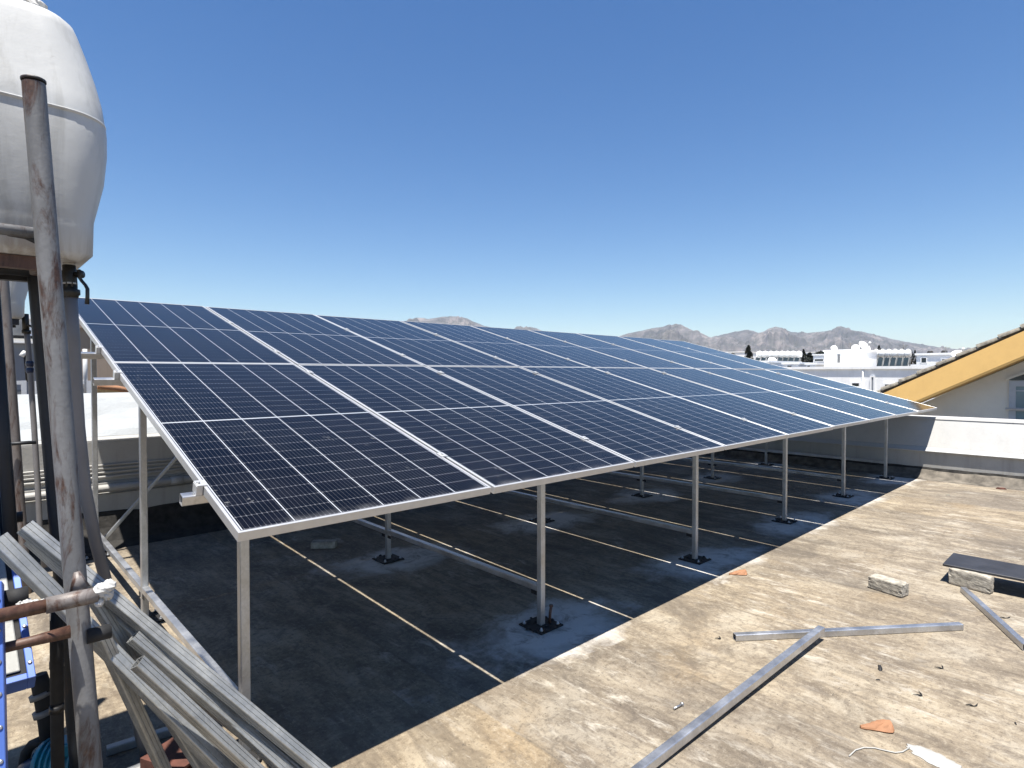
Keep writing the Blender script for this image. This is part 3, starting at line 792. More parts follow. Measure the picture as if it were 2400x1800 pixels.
# top rail hugging the tank, and the bearers beneath it
def alongx(px, py, dd, x1, r, name, m, parent=st, x0=None):
    p = at(px, py, dd); mb = MB(); q0 = Vector((x0 if x0 is not None else p.x, p.y, p.z)); q1 = Vector((x1, p.y, p.z))
    mb.tube([q0 + (q1-q0)*i/6 for i in range(7)], r, 14); return mb.build(name, M[m], parent)
alongx(86,547,1.80,-1.9,.017,'rail','pipe_grey')
rl = at(84,556,1.80)
mb = MB(); mb.tube([at(86,565,1.80), at(60,553,1.80), at(20,546,1.80)], .010, 8); mb.build('wire_tie', M['pipe_dark'], st)
zb = TZ - .022
mb = MB()
mb.box((-1.75, .40, zb-.020), (-.46, .44, zb+.020)); mb.build('bearer', M['pipe_rust'], st)
mb = MB(); mb.box((-1.75, .74, zb-.020), (-.42, .78, zb+.020)); mb.build('bearer', M['pipe_dark'], st)
pL = LT + d*((LT.z-1.935)/-d.z); p2 = D2T + d2*((D2T.z-1.935)/-d2.z)
for dx in (-.4, -1.0):
    mb = MB(); mb.hollow((p2.x+dx-.05, .38, 1.922), (p2.x+dx-.05, .80, 1.922), .04, .04); mb.build('bearer', M['pipe_dark'], st)
alongx(70,635,2.12,-1.9,.021,'rail','pipe_dark')
# welded stub where the rear leg meets the bearer
q = at(82,622,2.08); mb = MB(); mb.tube([q+Vector((.0,-.02,.05)), q+Vector((.005,-.03,-.035))], .022, 12); mb.build('weld_stub', M['pipe_mix'], lg)
# cross bars low on the near leg
bar1L = at(20,1447,1.70); bar1R = at(226,1392,1.70)
mb = MB(); bd1 = Vector((1,0,0)); p = at(200,1400,1.70)
mb.tube([(p.x-1.3,p.y,p.z),(p.x-.5,p.y,p.z),(p.x+.03,p.y,p.z)], .0185, 14); mb.build('cross_bar', M['pipe_rust'], st)
pb = p.copy()
mb = MB(); mb.tube([(pb.x-.09,pb.y,pb.z),(pb.x-.02,pb.y-.001,pb.z+.001),(pb.x+.028,pb.y,pb.z)], .0225, 14); mb.build('sleeve', M['pipe_mix'], st)
q = at(180,1340,1.735); mb = MB(); mb.tube([q, (q.x+.005,q.y-.012,pb.z+.014)], [.008,.026], 10); mb.build('gusset', M['pipe_mix'], st)
p = at(176,1478,1.74); mb = MB(); mb.tube([(p.x-1.3,p.y,p.z),(p.x-.1,p.y,p.z),(p.x-.012,p.y,p.z+.001)], [.0145,.0145,.019], 12); mb.build('cross_bar', M['pipe_rust'], st)
p = at(236,1484,1.80); mb = MB(); mb.tube([(p.x-.035,p.y,p.z),(p.x+.026,p.y,p.z)], .022, 14); mb.build('bar_end', M['foam'], st)
# cloth knotted on the end of the upper bar, sleeve and string
def rag(c, pts, r, label, name, cat):
    mb = MB(); 
    for k, (o1, rr) in enumerate(pts):
        cc = c + Vector(o1); rings = []
        for i in range(9):
            th = math.pi*i/8; ring = []
            for j in range(14):
                ph = 2*math.pi*j/14; nrm = Vector((math.sin(th)*math.cos(ph), math.sin(th)*math.sin(ph), math.cos(th)))
                ring.append(cc + nrm*rr*(1 + .34*noise.noise(nrm*3.1 + Vector((k*5,0,0))) + .16*noise.noise(nrm*8)))
            rings.append(ring)
        mb.loft(rings, caps=False, smooth=False)
    return tag(mb.build(name, M['cloth']), label, cat)
rag(pb, [((.038,0,.012),.021),((.056,-.004,.020),.019),((.052,0,-.004),.018),((.032,-.006,-.022),.013)], 0, 'white rag knotted round the end of the rusty cross bar', 'cloth_rag', 'rag')
q = at(62,1422,1.69)
rag(q, [((0,0,.008),.016),((.02,0,.002),.013),((-.012,0,.010),.014),((.036,0,.004),.009),((.008,-.004,-.016),.011)], 0, 'torn white tape bunched on the rusty cross bar left of the leg', 'torn_tape', 'tape')
mb = MB(); mb.tube([at(x,y,1.665) for x, y in ((92,1416),(110,1412),(128,1408),(146,1400),(157,1394))], .0022, 6)
mb.tube([at(x,y,1.665) for x, y in ((112,1411),(114,1424),(122,1431),(132,1428),(137,1412),(136,1406))], .0016, 6)
mb.tube([at(x,y,1.665) for x, y in ((116,1426),(118,1440),(117,1455))], .0013, 6)
tag(mb.build('string', M['cloth']), 'white string looped over the rusty cross bar', 'string')
p = at(40,1428,1.69); mb = MB(); mb.tube([(p.x-.028,p.y,pb.z+.004),(p.x+.025,p.y,pb.z+.004)], .026, 14)
tag(mb.build('foam_sleeve', M['foam']), 'short black foam sleeve on the rusty cross bar', 'sleeve')

q = at(46,4,2.06)
rag(Vector((q.x,.58,TZ+.90)), [((-.06,0,0),.045),((.0,.0,-.012),.04),((.04,-.02,-.02),.03),((-.12,.01,.01),.05)], 0, 'crumpled rag lying on top of the near water tank', 'cloth_rag', 'rag')
# valve and outlet pipe under the near tank
v0 = at(161,604,2.02); v1 = at(166,700,2.02); vd = (v1-v0).normalized()
ov = empty('outlet_pipe', v0, 'plastic outlet pipe with dark lever valve under the near water tank', 'pipe')
mb = MB(); mb.lathe(v0 - vd*.03, [(.017,0),(.017,.05)], 18, vd); mb.build('outlet', M['pipe_rust'], ov)
mb = MB(); mb.lathe(v0 + vd*.018, [(.0175,0),(.0175,.009)], 18, vd); mb.build('thread_tape', M['ptfe'], ov)
mb = MB(); mb.lathe(v0 + vd*.027, [(.020,0),(.020,.018),(.022,.02),(.022,.075),(.020,.078),(.020,.088)], 8, vd); vb = mb.build('valve_body', M['brass'], ov)
mb = MB(); mb.lathe(v0 + vd*.087, [(.0215,0),(.0215,.006)], 18, vd); mb.build('thread_tape', M['ptfe'], ov)
mb = MB(); mb.lathe(v0 + vd*.093, [(.021,0),(.021,.016),(.028,.018),(.028,.034),(.023,.038),(.022,.046)], 20, vd); mb.build('union_nut', M['brass'], ov)
hs = at(176,643,2.02)
mb = MB(); mb.lathe(hs, [(.010,0),(.010,.016),(.013,.018),(.013,.026),(.004,.028)], 12, _r); mb.build('stem', M['black_plastic'], vb)
mb = MB(); mb.tube([at(x,y,2.0) for x, y in ((180,634),(186,634),(191,638),(190,646),(186,650),(192,659),(200,668),(205,677),(205,695),(204,713))], [.003,.005,.006,.006,.006,.0055,.0055,.006,.006,.007], 8); mb.build('lever', M['black_plastic'], vb)
pp = [v0 + vd*.135, at(172,800,2.03), at(184,1000,2.06), at(200,1150,2.10), at(224,1270,2.16), at(252,1375,2.24), at(285,1530,2.34), at(330,1730,2.43), at(352,1810,2.45)]
mb = MB(); mb.tube(pp, .0195, 18); mb.build('pipe', M['pvc'], ov)

# far stand
s2 = empty('tank_stand', (-.8,3.9,0), 'rusty steel pipe stand carrying the farther white water tank', 'stand')
a_, b_ = at(8,640,4.2), at(50,1215,4.25); dd = (b_-a_).normalized(); a_ = a_ - dd*((1.96-a_.z)/-dd.z*-1); g_ = a_ + dd*(a_.z/-dd.z)
mb = MB(); mb.tube([a_ + (g_-a_)*i/12 for i in range(13)], .029, 14); l2 = mb.build('leg', M['pipe_mix'], s2)
q = at(32,1040,4.18); mb = MB(); mb.tube([q+Vector((-.06,0,0)), q+Vector((.125,0,0))], .013, 10); mb.build('clamp_bar', M['pipe_dark'], l2)
mb = MB(); mb.tube([(-1.7,3.66,.0),(-1.55,3.66,2.0)], .027, 12); mb.build('leg', M['pipe_mix'], s2)
mb = MB(); mb.tube([(-1.7,4.05,.0),(-1.55,4.05,2.0)], .027, 12); mb.build('leg', M['pipe_dark'], s2)
mb = MB(); mb.tube([(-.42,4.05,.0),(-.46,4.05,2.0)], .027, 12); mb.build('leg', M['pipe_dark'], s2)
for y in (3.68, 4.02):
    mb = MB(); mb.box((-1.62,y-.02,1.965), (-.33,y+.02,2.008)); mb.build('bearer', M['pipe_dark'], s2)
# outlet of the far tank
D2 = 4.5
o2 = empty('outlet_pipe', at(60,750,D2), 'thin plastic outlet pipe with blue coupling under the farther water tank', 'pipe')
c = [at(60,742,D2), at(62,775,D2), at(65,800,D2), at(70,860,D2), at(80,1000,D2), at(88,1130,D2), at(93,1230,D2), at(100,1290,D2), at(104,1330,D2)]
mb = MB(); mb.tube(c[1:], .019, 12); mb.build('pipe', M['pvc'], o2)
mb = MB(); mb.tube([at(59,736,D2), at(61,778,D2)], .022, 12); mb.lathe(at(62,782,D2), [(.029,0),(.029,.026)], 12); mb.build('valve_body', M['brass'], o2)
mb = MB(); mb.tube([at(66,762,D2-.02), at(76,766,D2-.04)], .009, 8); mb.build('lever', M['black_plastic'], o2)
mb = MB(); mb.lathe(at(70,846,D2), [(.020,0),(.026,-.01),(.026,-.035),(.019,-.043),(.019,-.052),(.026,-.06),(.026,-.085),(.020,-.095)], 14); mb.build('coupling', M['blue_cap'], o2)

# dark upright of the collector rack at the very left
rk = empty('collector_rack', at(10,1000,2.3), 'dark rack uprights at the left edge behind the blue collectors', 'rack')
for (xa, ya, xb, yb, dd, r) in ((-20,640,22,1215,2.05,.020), (-32,640,4,1215,2.35,.024)):
    p0, p1 = at(xa,ya,dd), at(xb,yb,dd); dv = (p1-p0).normalized(); p1 = p0 + dv*((p0.z-.80)/-dv.z)
    mb = MB(); mb.tube([p0, p1], r, 12); mb.build('upright', M['pipe_dark'], rk)
p = at(20,1215,2.15); mb = MB(); mb.tube([(p.x-.9,p.y,p.z),(p.x+.04,p.y,p.z)], .02, 10); mb.build('rail', M['pipe_dark'], rk)

# flat-plate collectors seen from behind
def collector(corner, upv, ln, wd, label, dirx=(-1,0,0)):
    """corner: lower right corner; upv: direction of the long side"""
    e = empty('solar_collector', corner, label, 'solar collector', 'blue framed flat collectors')
    u = Vector(upv).normalized(); x = Vector(dirx).normalized(); nrm = x.cross(u).normalized()
    if nrm.y > 0: nrm = -nrm
    def slab(a0, a1, b0, b1, n0, n1):
        mb = MB(); vs = [corner + x*a + u*b_ + nrm*n for n in (n0,n1) for (a, b_) in ((a0,b0),(a1,b0),(a1,b1),(a0,b1))]
        mb.add(vs, [(0,3,2,1),(4,5,6,7),(0,1,5,4),(1,2,6,5),(2,3,7,6),(3,0,4,7)]); return mb
    fw = .020
    for nm, q in (('frame_side',(0,fw,0,ln)),('frame_side',(wd-fw,wd,0,ln)),('frame_end',(fw,wd-fw,0,fw)),('frame_end',(fw,wd-fw,ln-fw,ln))):
        fr = slab(*q, -.06, .022).build(nm, M['blue'], e); bevel(fr, .002, 1)
    slab(fw+.001, wd-fw-.001, fw+.001, ln-fw-.001, -.03, .012).build('gasket', M['foam'], e)
    sh = slab(fw+.014, wd-fw-.014, fw+.012, ln-fw-.012, .0125, .020).build('back_sheet', M['sheet'], e); bevel(sh, .006, 2)
    for k in range(6):
        mb = MB(); p = corner + x*(fw*.5) + u*(.05 + k*(ln-.1)/5) + nrm*.022; mb.lathe(p, [(.006,0),(.006,.003),(.003,.005)], 8, nrm); mb.build('rivet', M['galv'], e)
    return e
c0 = at(84,1592,1.84); c1 = at(44,1335,2.02)
collector(c0, c1 - c0, .72, .95, 'blue framed flat collector, its grey back to the camera, behind the near stand')
c0 = at(16,1830,1.5); c1 = at(7,1400,1.62)
collector(c0, c1 - c0, .50, .8, 'blue framed collector edge at the far left, nearest to the camera', (-1,.1,0))

# insulated pipe, elbow, hose and pump at the lower left
e = empty('insulated_pipe', at(132,1500,2.0), 'dark insulated pipe standing behind the leg of the near stand', 'pipe')
pts = [at(133,1410,2.0), at(133,1550,2.02), at(134,1700,2.05), at(136,1830,2.07)]
mb = MB(); mb.tube(pts, .0195, 14); mb.build('pipe', M['foam'], e)
for y in (1548,1652):
    mb = MB(); mb.tube([at(133,y,2.03), at(133,y+16,2.03)], .0215, 14); mb.build('band', M['black_plastic'], e)
e = empty('pipe_elbow', at(100,1640,2.3), 'dark grey plastic elbow fitting hanging beside the insulated pipe', 'pipe fitting')
mb = MB(); mb.tube([at(93,1580,2.3), at(96,1605,2.3), at(104,1650,2.3), at(110,1700,2.32), at(112,1780,2.34)], [.024,.031,.030,.028,.02], 14); mb.build('body', M['foam'], e)
mb = MB(); mb.tube([at(94,1622,2.3), at(98,1634,2.3)], .038, 14); mb.build('collar', M['pipe_grey'], e)
mb = MB(); mb.tube([at(101,1662,2.3), at(105,1676,2.3)], .036, 14); mb.build('collar', M['pipe_grey'], e)
mb = MB(); mb.tube([at(x,y,2.32) for x, y in ((112,1738),(95,1736),(75,1745),(62,1762),(57,1785),(60,1815))], .019, 12)
tag(mb.build('hose', M['foam']), 'black hose curving down beside the turquoise pump', 'hose')
pm = empty('water_pump', gz(130,1830), 'turquoise and blue water pump standing on the roof at the bottom left', 'pump')
q = at(178,1780,2.28); mb = MB()
mb.tube([q+Vector((-.10,.07,0)), q+Vector((-.04,.03,0)), q+Vector((.03,-.02,0))], .075, 22); mo = mb.build('motor', M['turq'], pm)
mb = MB(); mb.obox(Matrix.Translation(at(175,1745,2.26)) @ Matrix.Rotation(R(-30),4,'Z'), .11, .08, .05); bevel(mb.build('terminal_box', M['turq'], pm), .008, 2)
mb = MB()
for k in range(7):
    mb.tube([q+Vector((-.09+.016*k,.062-.0107*k,0)), q+Vector((-.084+.016*k,.058-.0107*k,0))], .083, 20)
mb.build('cooling_fins', M['turq'], mo)
mb = MB(); mb.lathe(at(98,1800,2.30), [(.03,-.05),(.075,-.045),(.078,.02),(.05,.035),(.03,.04),(.03,.06)], 20); mb.build('pump_head', M['pump_blue'], pm)
mb = MB(); mb.obox(Matrix.Translation(gz(140,1880)+Vector((0,0,.02))) @ Matrix.Rotation(R(-35),4,'Z'), .34, .16, .03); mb.build('foot', M['pump_blue'], pm)
q = at(112,1785,2.25); mb = MB(); mb.obox(Matrix.Translation(q) @ Matrix.Rotation(R(-40),4,'Z'), .08, .05, .035); bevel(mb.build('capacitor_box', M['pump_blue'], pm), .005, 2)

# pile of rectangular tubes leaning on the stand
UP = Vector((0,0,1))
pile = [
 ((58,1234,1.86),(805,1850),.044,.036,'upper long tube of the leaning pile, open end toward the camera'),
 ((-6,1262,1.80),(640,1910),.050,.034,'leftmost tube of the leaning pile, its end at the left edge'),
 ((240,1492,1.88),(420,1880),.036,.036,'steepest tube of the leaning pile, right of the rusty stand leg'),
 ((322,1552,1.86),(690,1890),.042,.034,'tube with a cut open end lying in the middle of the leaning pile'),
 ((312,1492,1.95),(735,1850),.040,.034,'tube of the pile whose open end shows just below the upper long tube'),
 ((318,1598,2.06),(575,1870),.036,.034,'yellowish lit tube lying under the middle of the leaning pile'),
 ((72,1262,1.92),(745,1872),.040,.034,'tube nested under the upper long tube of the leaning pile'),
 ((300,1500,2.10),(690,1815),.036,.032,'slim tube deepest in the leaning pile, nearest the front post'),
 ((222,1405,1.93),(510,1860),.034,.034,'tube of the pile emerging right behind the white rag'),
]
for i, (a_, b_, wv, hv, lab) in enumerate(pile):
    p0, p1 = at(*a_), gz(*b_, .022)
    loose_tube('steel_tube', p0, p1, wv, hv, lab, M['galv_dull'], 'rectangular tubes leaning in a pile', up=(-.25,-.35,1), groove=.0022)
# extra tubes and a hollow brick lying on the roof beneath the pile
for (a_, b_, lab) in (((250,1760),(470,1690),'dark tube lying on the shaded roof under the pile, the farther of two'),((280,1822),(450,1752),'dark tube lying on the shaded roof under the pile, the nearer of two')):
    p0, p1 = gz(*a_, .02), gz(*b_, .02); loose_tube('steel_tube', p0, p1, .035, .035, lab, M['galv_dull'], 'tubes on the roof under the pile')
bc = gz(478,1850); mb = MB()
rt = Matrix.Translation(bc + Vector((0,0,.001))) @ Matrix.Rotation(R(25),4,'Z')
def hb(x0,x1,z0,z1):
    mb.obox(rt @ Matrix.Translation(((x0+x1)/2,.1,(z0+z1)/2)), x1-x0, .2, z1-z0)
for k in range(4): hb(-.11+k*.07, -.10+k*.07, 0, .14)
for z in (0,.065,.13):
    for k in range(3): hb(-.0998+k*.07, -.0402+k*.07, z, z+.010)
tag(mb.build('hollow_brick', M['red_brick']), 'red hollow clay brick on the roof under the leaning tubes', 'brick')

# ================================================================== NEIGHBOURING HOUSE (right)
XH = 13.2
hs = empty('gable_house', (XH+3, -2, -8), 'cream house with yellow raked fascia and tiled gable beyond the right parapet', 'house')
def Hp(px, py): q = gx(px, py, XH); return q.y, q.z
ya, za = Hp(2085,912); yb, zb_ = Hp(2400,772)
sl_ = (zb_-za)/(yb-ya)                       # rake of the roof (rises toward -y)
yr = yb - 2.2; zr_ = zb_ + sl_*(yr-yb); ye = ya + .5; ze = za + sl_*(ye-ya)
fh = .52                                     # fascia depth
mb = MB(); mb.extr([(ye-.3, -8),(ye-.3, ze - fh - .3*sl_ - .015),(yr, zr_-fh-.015),(2*yr-ye+.3, ze - fh - .3*sl_ - .015),(2*yr-ye+.3,-8)], XH+.55, XH+9, 'x'); mb.build('wall', M['gable'], hs)
mb = MB()
for y_a, z_a, y_b, z_b in ((ye,ze,yr,zr_),(2*yr-ye,ze,yr,zr_)):
    q_ = [(0,0),(-.24,-fh+.05),(-.24,-fh),(.30,-fh),(.30,0)]
    mb.loft([[Vector((XH+.24+dx, y_a, z_a+dz)) for dx, dz in q_], [Vector((XH+.24+dx, y_b, z_b+dz)) for dx, dz in q_]], smooth=False)
mb.build('fascia', M['yellow'], hs)
mb = MB(); mb.extr([(ye,ze),(yr,zr_),(2*yr-ye,ze),(2*yr-ye,ze-.12),(yr,zr_-.12),(ye,ze-.12)], XH+.545, XH+9.2, 'x'); mb.build('roof_deck', M['gable'], hs)
rlen = math.hypot(yr-ye, zr_-ze); du = Vector((0,(yr-ye)/rlen,(zr_-ze)/rlen)); dn = Vector((0,-du.z,du.y)); dn = dn if dn.z > 0 else -dn
mb = MB(); vs = []
for s0, s1 in ((0,rlen),):
    mb.obox(Matrix.Translation(Vector((XH+4.93,0,0)) + Vector((0,ye,ze)) + du*rlen/2 + dn*.03) @ Matrix(((1,0,0,0),(0,du.y,dn.y,0),(0,du.z,dn.z,0),(0,0,0,1))), 9.1, rlen, .05)
rf = mb.build('roof', M['roof_tile'], hs)
nT = int(rlen/.36)
for k in range(nT):
    s0 = k*.36; a0 = Vector((XH+.37,ye,ze)) + du*s0 + dn*.045; a1 = a0 + du*.40 + dn*.022
    rng = []; 
    for t_, c in ((0,a0+dn*.020),(1,a1-dn*.030)):
        rr = .095 - .018*t_
        rng.append([c + Vector((1,0,0))*rr*math.cos(math.pi*q_/8) + dn*rr*.8*math.sin(math.pi*q_/8) for q_ in range(9)] + [c + Vector((1,0,0))*(rr-.016)*math.cos(math.pi*q_/8) + dn*(rr-.016)*.8*math.sin(math.pi*q_/8) for q_ in range(8,-1,-1)])
    mb = MB(); mb.loft(rng, smooth=False); mb.build('verge_tile', M['roof_tile'], rf)
# window in the gable
XW = XH + .55
def Wp(px, py): q = gx(px, py, XW-.02); return q.y, q.z
y0, z0 = Wp(2362,893); yb0, zb0 = Wp(2362,1010)
wn = empty_w = None
win_w = 1.5; y1 = y0 - win_w
mb = MB(); fw = .07
mb.box((XW-.03, y0-.12, zb0), (XW+.06, y0-.02, z0)); mb.box((XW-.03, y1, zb0), (XW+.06, y1+.1, z0))
mb.box((XW-.03, y1+.1, z0-.10), (XW+.06, y0-.12, z0)); mb.box((XW-.03, y1+.1, zb0), (XW+.06, y0-.12, zb0+.08))
mb.box((XW-.02,(y0+y1)/2-.04, zb0+.08), (XW+.05,(y0+y1)/2+.04, z0-.10))
wf = mb.build('window', M['frame_white'], hs)
mb = MB(); mb.box((XW-.012, y1+.1, zb0+.08), (XW-.004, y0-.12, z0-.10)); mb.build('pane', M['glass_blue'], wf)
mb = MB()
for z in (z0-.18, z0-.55, z0-.80):
    mb.box((XW-.026, y1+.1, z-.012), (XW-.0125, y0-.12, z+.012))
for y in (y0-.30, y1+.28): mb.box((XW-.024, y-.012, zb0+.08), (XW-.0125, y+.012, z0-.10))
mb.build('glazing_bars', M['frame_white'], wf)
mb = MB()
for z in (z0-.52, z0-.84): mb.tube([(XW-.10, y0+.02, z), (XW-.10, y1-.02, z)], .022, 8)
mb.build('guard_rail', M['frame_white'], wf)
mb = MB(); mb.extr([(y0-.02,z0+.012),(y0-.02,z0+.03),((y0+y1)/2,z0+.03+win_w/2*.46),(y1,z0+.03),(y1,z0+.012)], XW-.004, XW+.05, 'x'); mb.build('top_light', M['dark_glass'], wf)
mb = MB(); mb.extr([(y0+.02,z0+.01),(y0+.02,z0+.05),((y0+y1)/2,z0+.08+win_w/2*.46),((y0+y1)/2,z0+.04+win_w/2*.46)], XW-.06, XW+.02, 'x'); mb.build('hood', M['gable'], wf)

# ================================================================== TOWN BEYOND (right)
def bx(px0, px1, py_top, D, depth, zbot, m, name, parent):
    """block whose west face spans px0..px1 at distance D; walls stand square to the roof edges"""
    a_, b_ = at(px0, py_top, D), None
    X = a_.x
    b_ = gx(px1, py_top, X)
    z = (a_.z + b_.z)/2
    mb = MB(); mb.box((X, min(a_.y,b_.y), zbot), (X+depth, max(a_.y,b_.y), z)); return mb.build(name, m, parent), X, max(a_.y,b_.y), min(a_.y,b_.y), z
def wnd(px0, px1, py0, py1, X, parent, m='dark_glass', name='window'):
    a_, b_ = gx(px0,py0,X), gx(px1,py1,X)
    y0, y1 = max(a_.y,b_.y), min(a_.y,b_.y); z1, z0 = max(a_.z,b_.z), min(a_.z,b_.z)
    mb = MB(); mb.box((X-.03,y1,z0),(X+.05,y0,z1)); o = mb.build(name, M[m], parent)
    mb = MB(); t_ = .05; mb.box((X-.05,y1-t_,z0-t_),(X+.02,y1-.001,z1+t_)); mb.box((X-.05,y0+.001,z0-t_),(X+.02,y0+t_,z1+t_)); mb.box((X-.05,y1,z1+.001),(X+.02,y0,z1+t_)); mb.box((X-.06,y1,z0-t_),(X+.02,y0,z0-.001)); mb.build('surround', M['white_house'], o)
    return o
wb = empty('white_building', at(1950,870,27)*1.0, 'long white flat roofed building just beyond the far end of the array', 'building')
_, X, yL, yR, zt = bx(1560, 2195, 866, 27, 9, -8, M['white_house'], 'wall', wb)
wb.location = wb.location
wnd(1998,2014,898,906,X,wb); wnd(2075,2093,901,913,X,wb); wnd(2043.5,2047.5,884,920,X,wb,'grey_house','recess_shade')  # the narrow recess is a flat grey slab, its shade put into the colour
mb = MB(); q = gx(2023,866,X); mb.tube([(X-.025,q.y,-6),(X-.025,q.y,zt-.02)], .022, 8); mb.build('drain_pipe', M['white_house'], wb)
mb = MB(); mb.box((X-.06,yR-.05,zt+.002),(X+.3,yL,zt+.10)); mb.build('coping', M['white_house'], wb)
stz = at(1932,823,29)
sb, X2, a2, b2, z2 = bx(1932, 2016.5, 823, 29, 2.6, zt-.3, M['white_house'], 'stair_house', wb)
mb = MB(); q = gx(1966,836,X2); mb.box((X2-.02,q.y-.06,q.z-.30),(X2+.02,q.y+.06,q.z+.12)); mb.build('vent', M['fence_grey'], sb)
mb = MB(); mb.box((X2-.05,b2-.05,z2+.001),(X2+2.65,a2+.05,z2+.07)); mb.build('roof_slab', M['white_house'], sb)

def dish(c, r, facing, label, group='satellite dishes on the stair house'):
    e = empty('satellite_dish', c, label, 'satellite dish', group)
    f_ = Vector(facing).normalized(); mb = MB()
    mb.lathe(c + f_*0, [(.001,-.22*r),(.4*r,-.18*r),(.75*r,-.09*r),(r,0),(r*.99,.02*r),(.74*r,-.06*r),(.4*r,-.15*r),(.001,-.19*r)], 20, f_); mb.build('reflector', M['dish'], e)
    mb = MB(); mb.tube([c - f_*.22*r, c + Vector((0,0,-.25-r)) - f_*.22*r], .03, 8); mb.build('mast', M['fence_grey'], e)
    mb = MB(); mb.tube([c + Vector((0,0,-r*.9)), c + f_*r*.9], .018, 6); mb.build('feed_arm', M['fence_grey'], e)
    mb = MB(); mb.lathe(c + f_*r*.9, [(.05,-.05),(.05,.05)], 8, f_); mb.build('receiver', M['dish'], e)
    return e
dish(at(1955,816,30.5), .16, (-.7,-.45,.5), 'small white satellite dish alone on the left of the stair house roof')
dish(at(2005,815,30.5), .20, (-.8,-.2,.5), 'round white satellite dish beside the largest dish on the stair house')
dish(at(2027,812,31), .36, (-.3,-.75,.55), 'largest white satellite dish at the right corner of the stair house roof')
dish(at(1885,855,40), .20, (-.8,-.3,.55), 'pale satellite dish low on the far roofs near the array edge', None)
dish(at(1810,846,41), .30, (-.8,-.5,.5), 'white satellite dish on the far roofs beside the collector row', None)

def heater_row(px0, px1, pyt, pyb, D, n, label, group):
    """rank of solar water heaters: white drums above dark tilted collectors, on one frame each"""
    for k in range(n):
        a_ = at(px0 + (px1-px0)*k/n, pyt, D); X = at((px0+px1)/2, pyt, D).x
        p0 = gx(px0 + (px1-px0)*k/n, pyt, X); p1 = gx(px0 + (px1-px0)*(k+.90)/n, pyt, X); pb_ = gx(px0 + (px1-px0)*k/n, pyb, X)
        hgt = p0.z - pb_.z; y0, y1 = p0.y, p1.y
        lab = label.format(('leftmost' if k == 0 else 'rightmost' if k == n-1 else ordn[k] + ' from the left'))
        e = empty('solar_heater', (X, (y0+y1)/2, pb_.z), lab, 'solar water heater', group)
        r = hgt*.19; mb = MB(); yc = (y0+y1)/2
        mb.lathe((X+.2, y1, p0.z - r), [(r*.6,-.02),(r*.95,.0),(r,.05),(r,abs(y0-y1)-.05),(r*.95,abs(y0-y1)),(r*.6,abs(y0-y1)+.02)], 16, (0,1,0)); mb.build('drum', M['dish'], e)
        mb = MB(); mb.lathe((X+.2, yc, p0.z-.01), [(r*.35,0),(r*.35,r*.25),(r*.2,r*.3)], 10); mb.build('cap', M['dish'], e)
        zt_, zb2 = p0.z - 2*r, pb_.z; wv = abs(y0-y1)
        mb = MB()
        nrm = Vector((-.6,0,.8))
        mb.obox(Matrix.Translation(Vector((X-.25, yc, (zt_+zb2)/2))) @ Matrix.Rotation(R(-55),4,'Y'), hgt*.66, wv*.8, .07); mb.build('collector', M['dark_glass'], e)
        for yy in (yc-wv*.42, yc+wv*.42):
            mb = MB(); mb.tube([(X+.1,yy,pb_.z-.1),(X+.15,yy,p0.z-2*r+.02)], .03, 6); mb.build('leg', M['fence_grey'], e)
            mb = MB(); mb.tube([(X-.5,yy,pb_.z-.1),(X+.0,yy,p0.z-2*r)], .03, 6); mb.build('leg', M['fence_grey'], e)
heater_row(2044,2134,820,866,31,6,'{} white drum heater in the rank right of the stair house','solar heaters right of the stair house')
heater_row(1772,1877,824,860,42,8,'{} white drum heater in the far rank left of the stair house','solar heaters left of the stair house')
# low buildings that carry them and fill the middle distance
def house(px0, px1, pyt, D, depth, lab, m='white_house', wins=(), name='white_house'):
    e = empty(name, at((px0+px1)/2, 874, D), lab, 'house', 'white houses of the town')
    _, X, ya_, yb_, z = bx(px0, px1, pyt, D, depth, -8, M[m], 'wall', e)
    mb = MB(); mb.box((X-.08,yb_-.08,z+.002),(X+depth+.08,ya_+.08,z+.12)); mb.build('roof_slab', M['white_house'], e)
    for q in wins: wnd(*q, X, e)
    return e, X, z
house(1640,1925,859,44,10,'far white house carrying the left rank of heaters', wins=((1700,1712,862,866),))
house(1906,1934,833,52,6,'small white house between the dark trees and the stair house', wins=((1910,1930,842,846),))
house(2148,2232,832,36,8,'white cube house with a dark window left of the tiled gable', wins=((2160,2171,839,850),(2208,2222,842,856)))
house(2130,2190,859,34,1.2,'low white wall house below the white cube house')
house(1688,1745,826,95,12,'distant white house row at the edge of the hills, left of the cypress', wins=((1700,1712,829,832),))
house(2226,2275,838,80,10,'distant white house just above the roof tiles')
house(1560,1700,838,120,15,'distant pale house behind the top edge of the array')
house(1768,1800,850,36,5,'low white roof house in front of the far left heater rank', wins=((1776,1784,853,857),(1790,1796,853,857)))
house(1836,1872,854,34,4,'flat white house just above the array edge, right of the far left heater rank', wins=((1846,1856,857,861),))
house(1890,1912,855,33,3,'small white roof hut at the foot of the bushy tree', wins=((1893,1899,857,861),))
house(1640,1690,836,110,10,'distant white house left of the distant house row, above the array edge')
house(1745,1775,832,120,10,'distant white house right behind the lone cypress')
house(1880,1935,826,130,14,'distant white house behind the small white house, near the stair house')
house(2034,2050,828,60,6,'white house sliver between the stair house and the right heater rank')
house(2228,2262,843,45,6,'white house at the right end of the town above the roof tiles', wins=((2236,2242,847,852),))
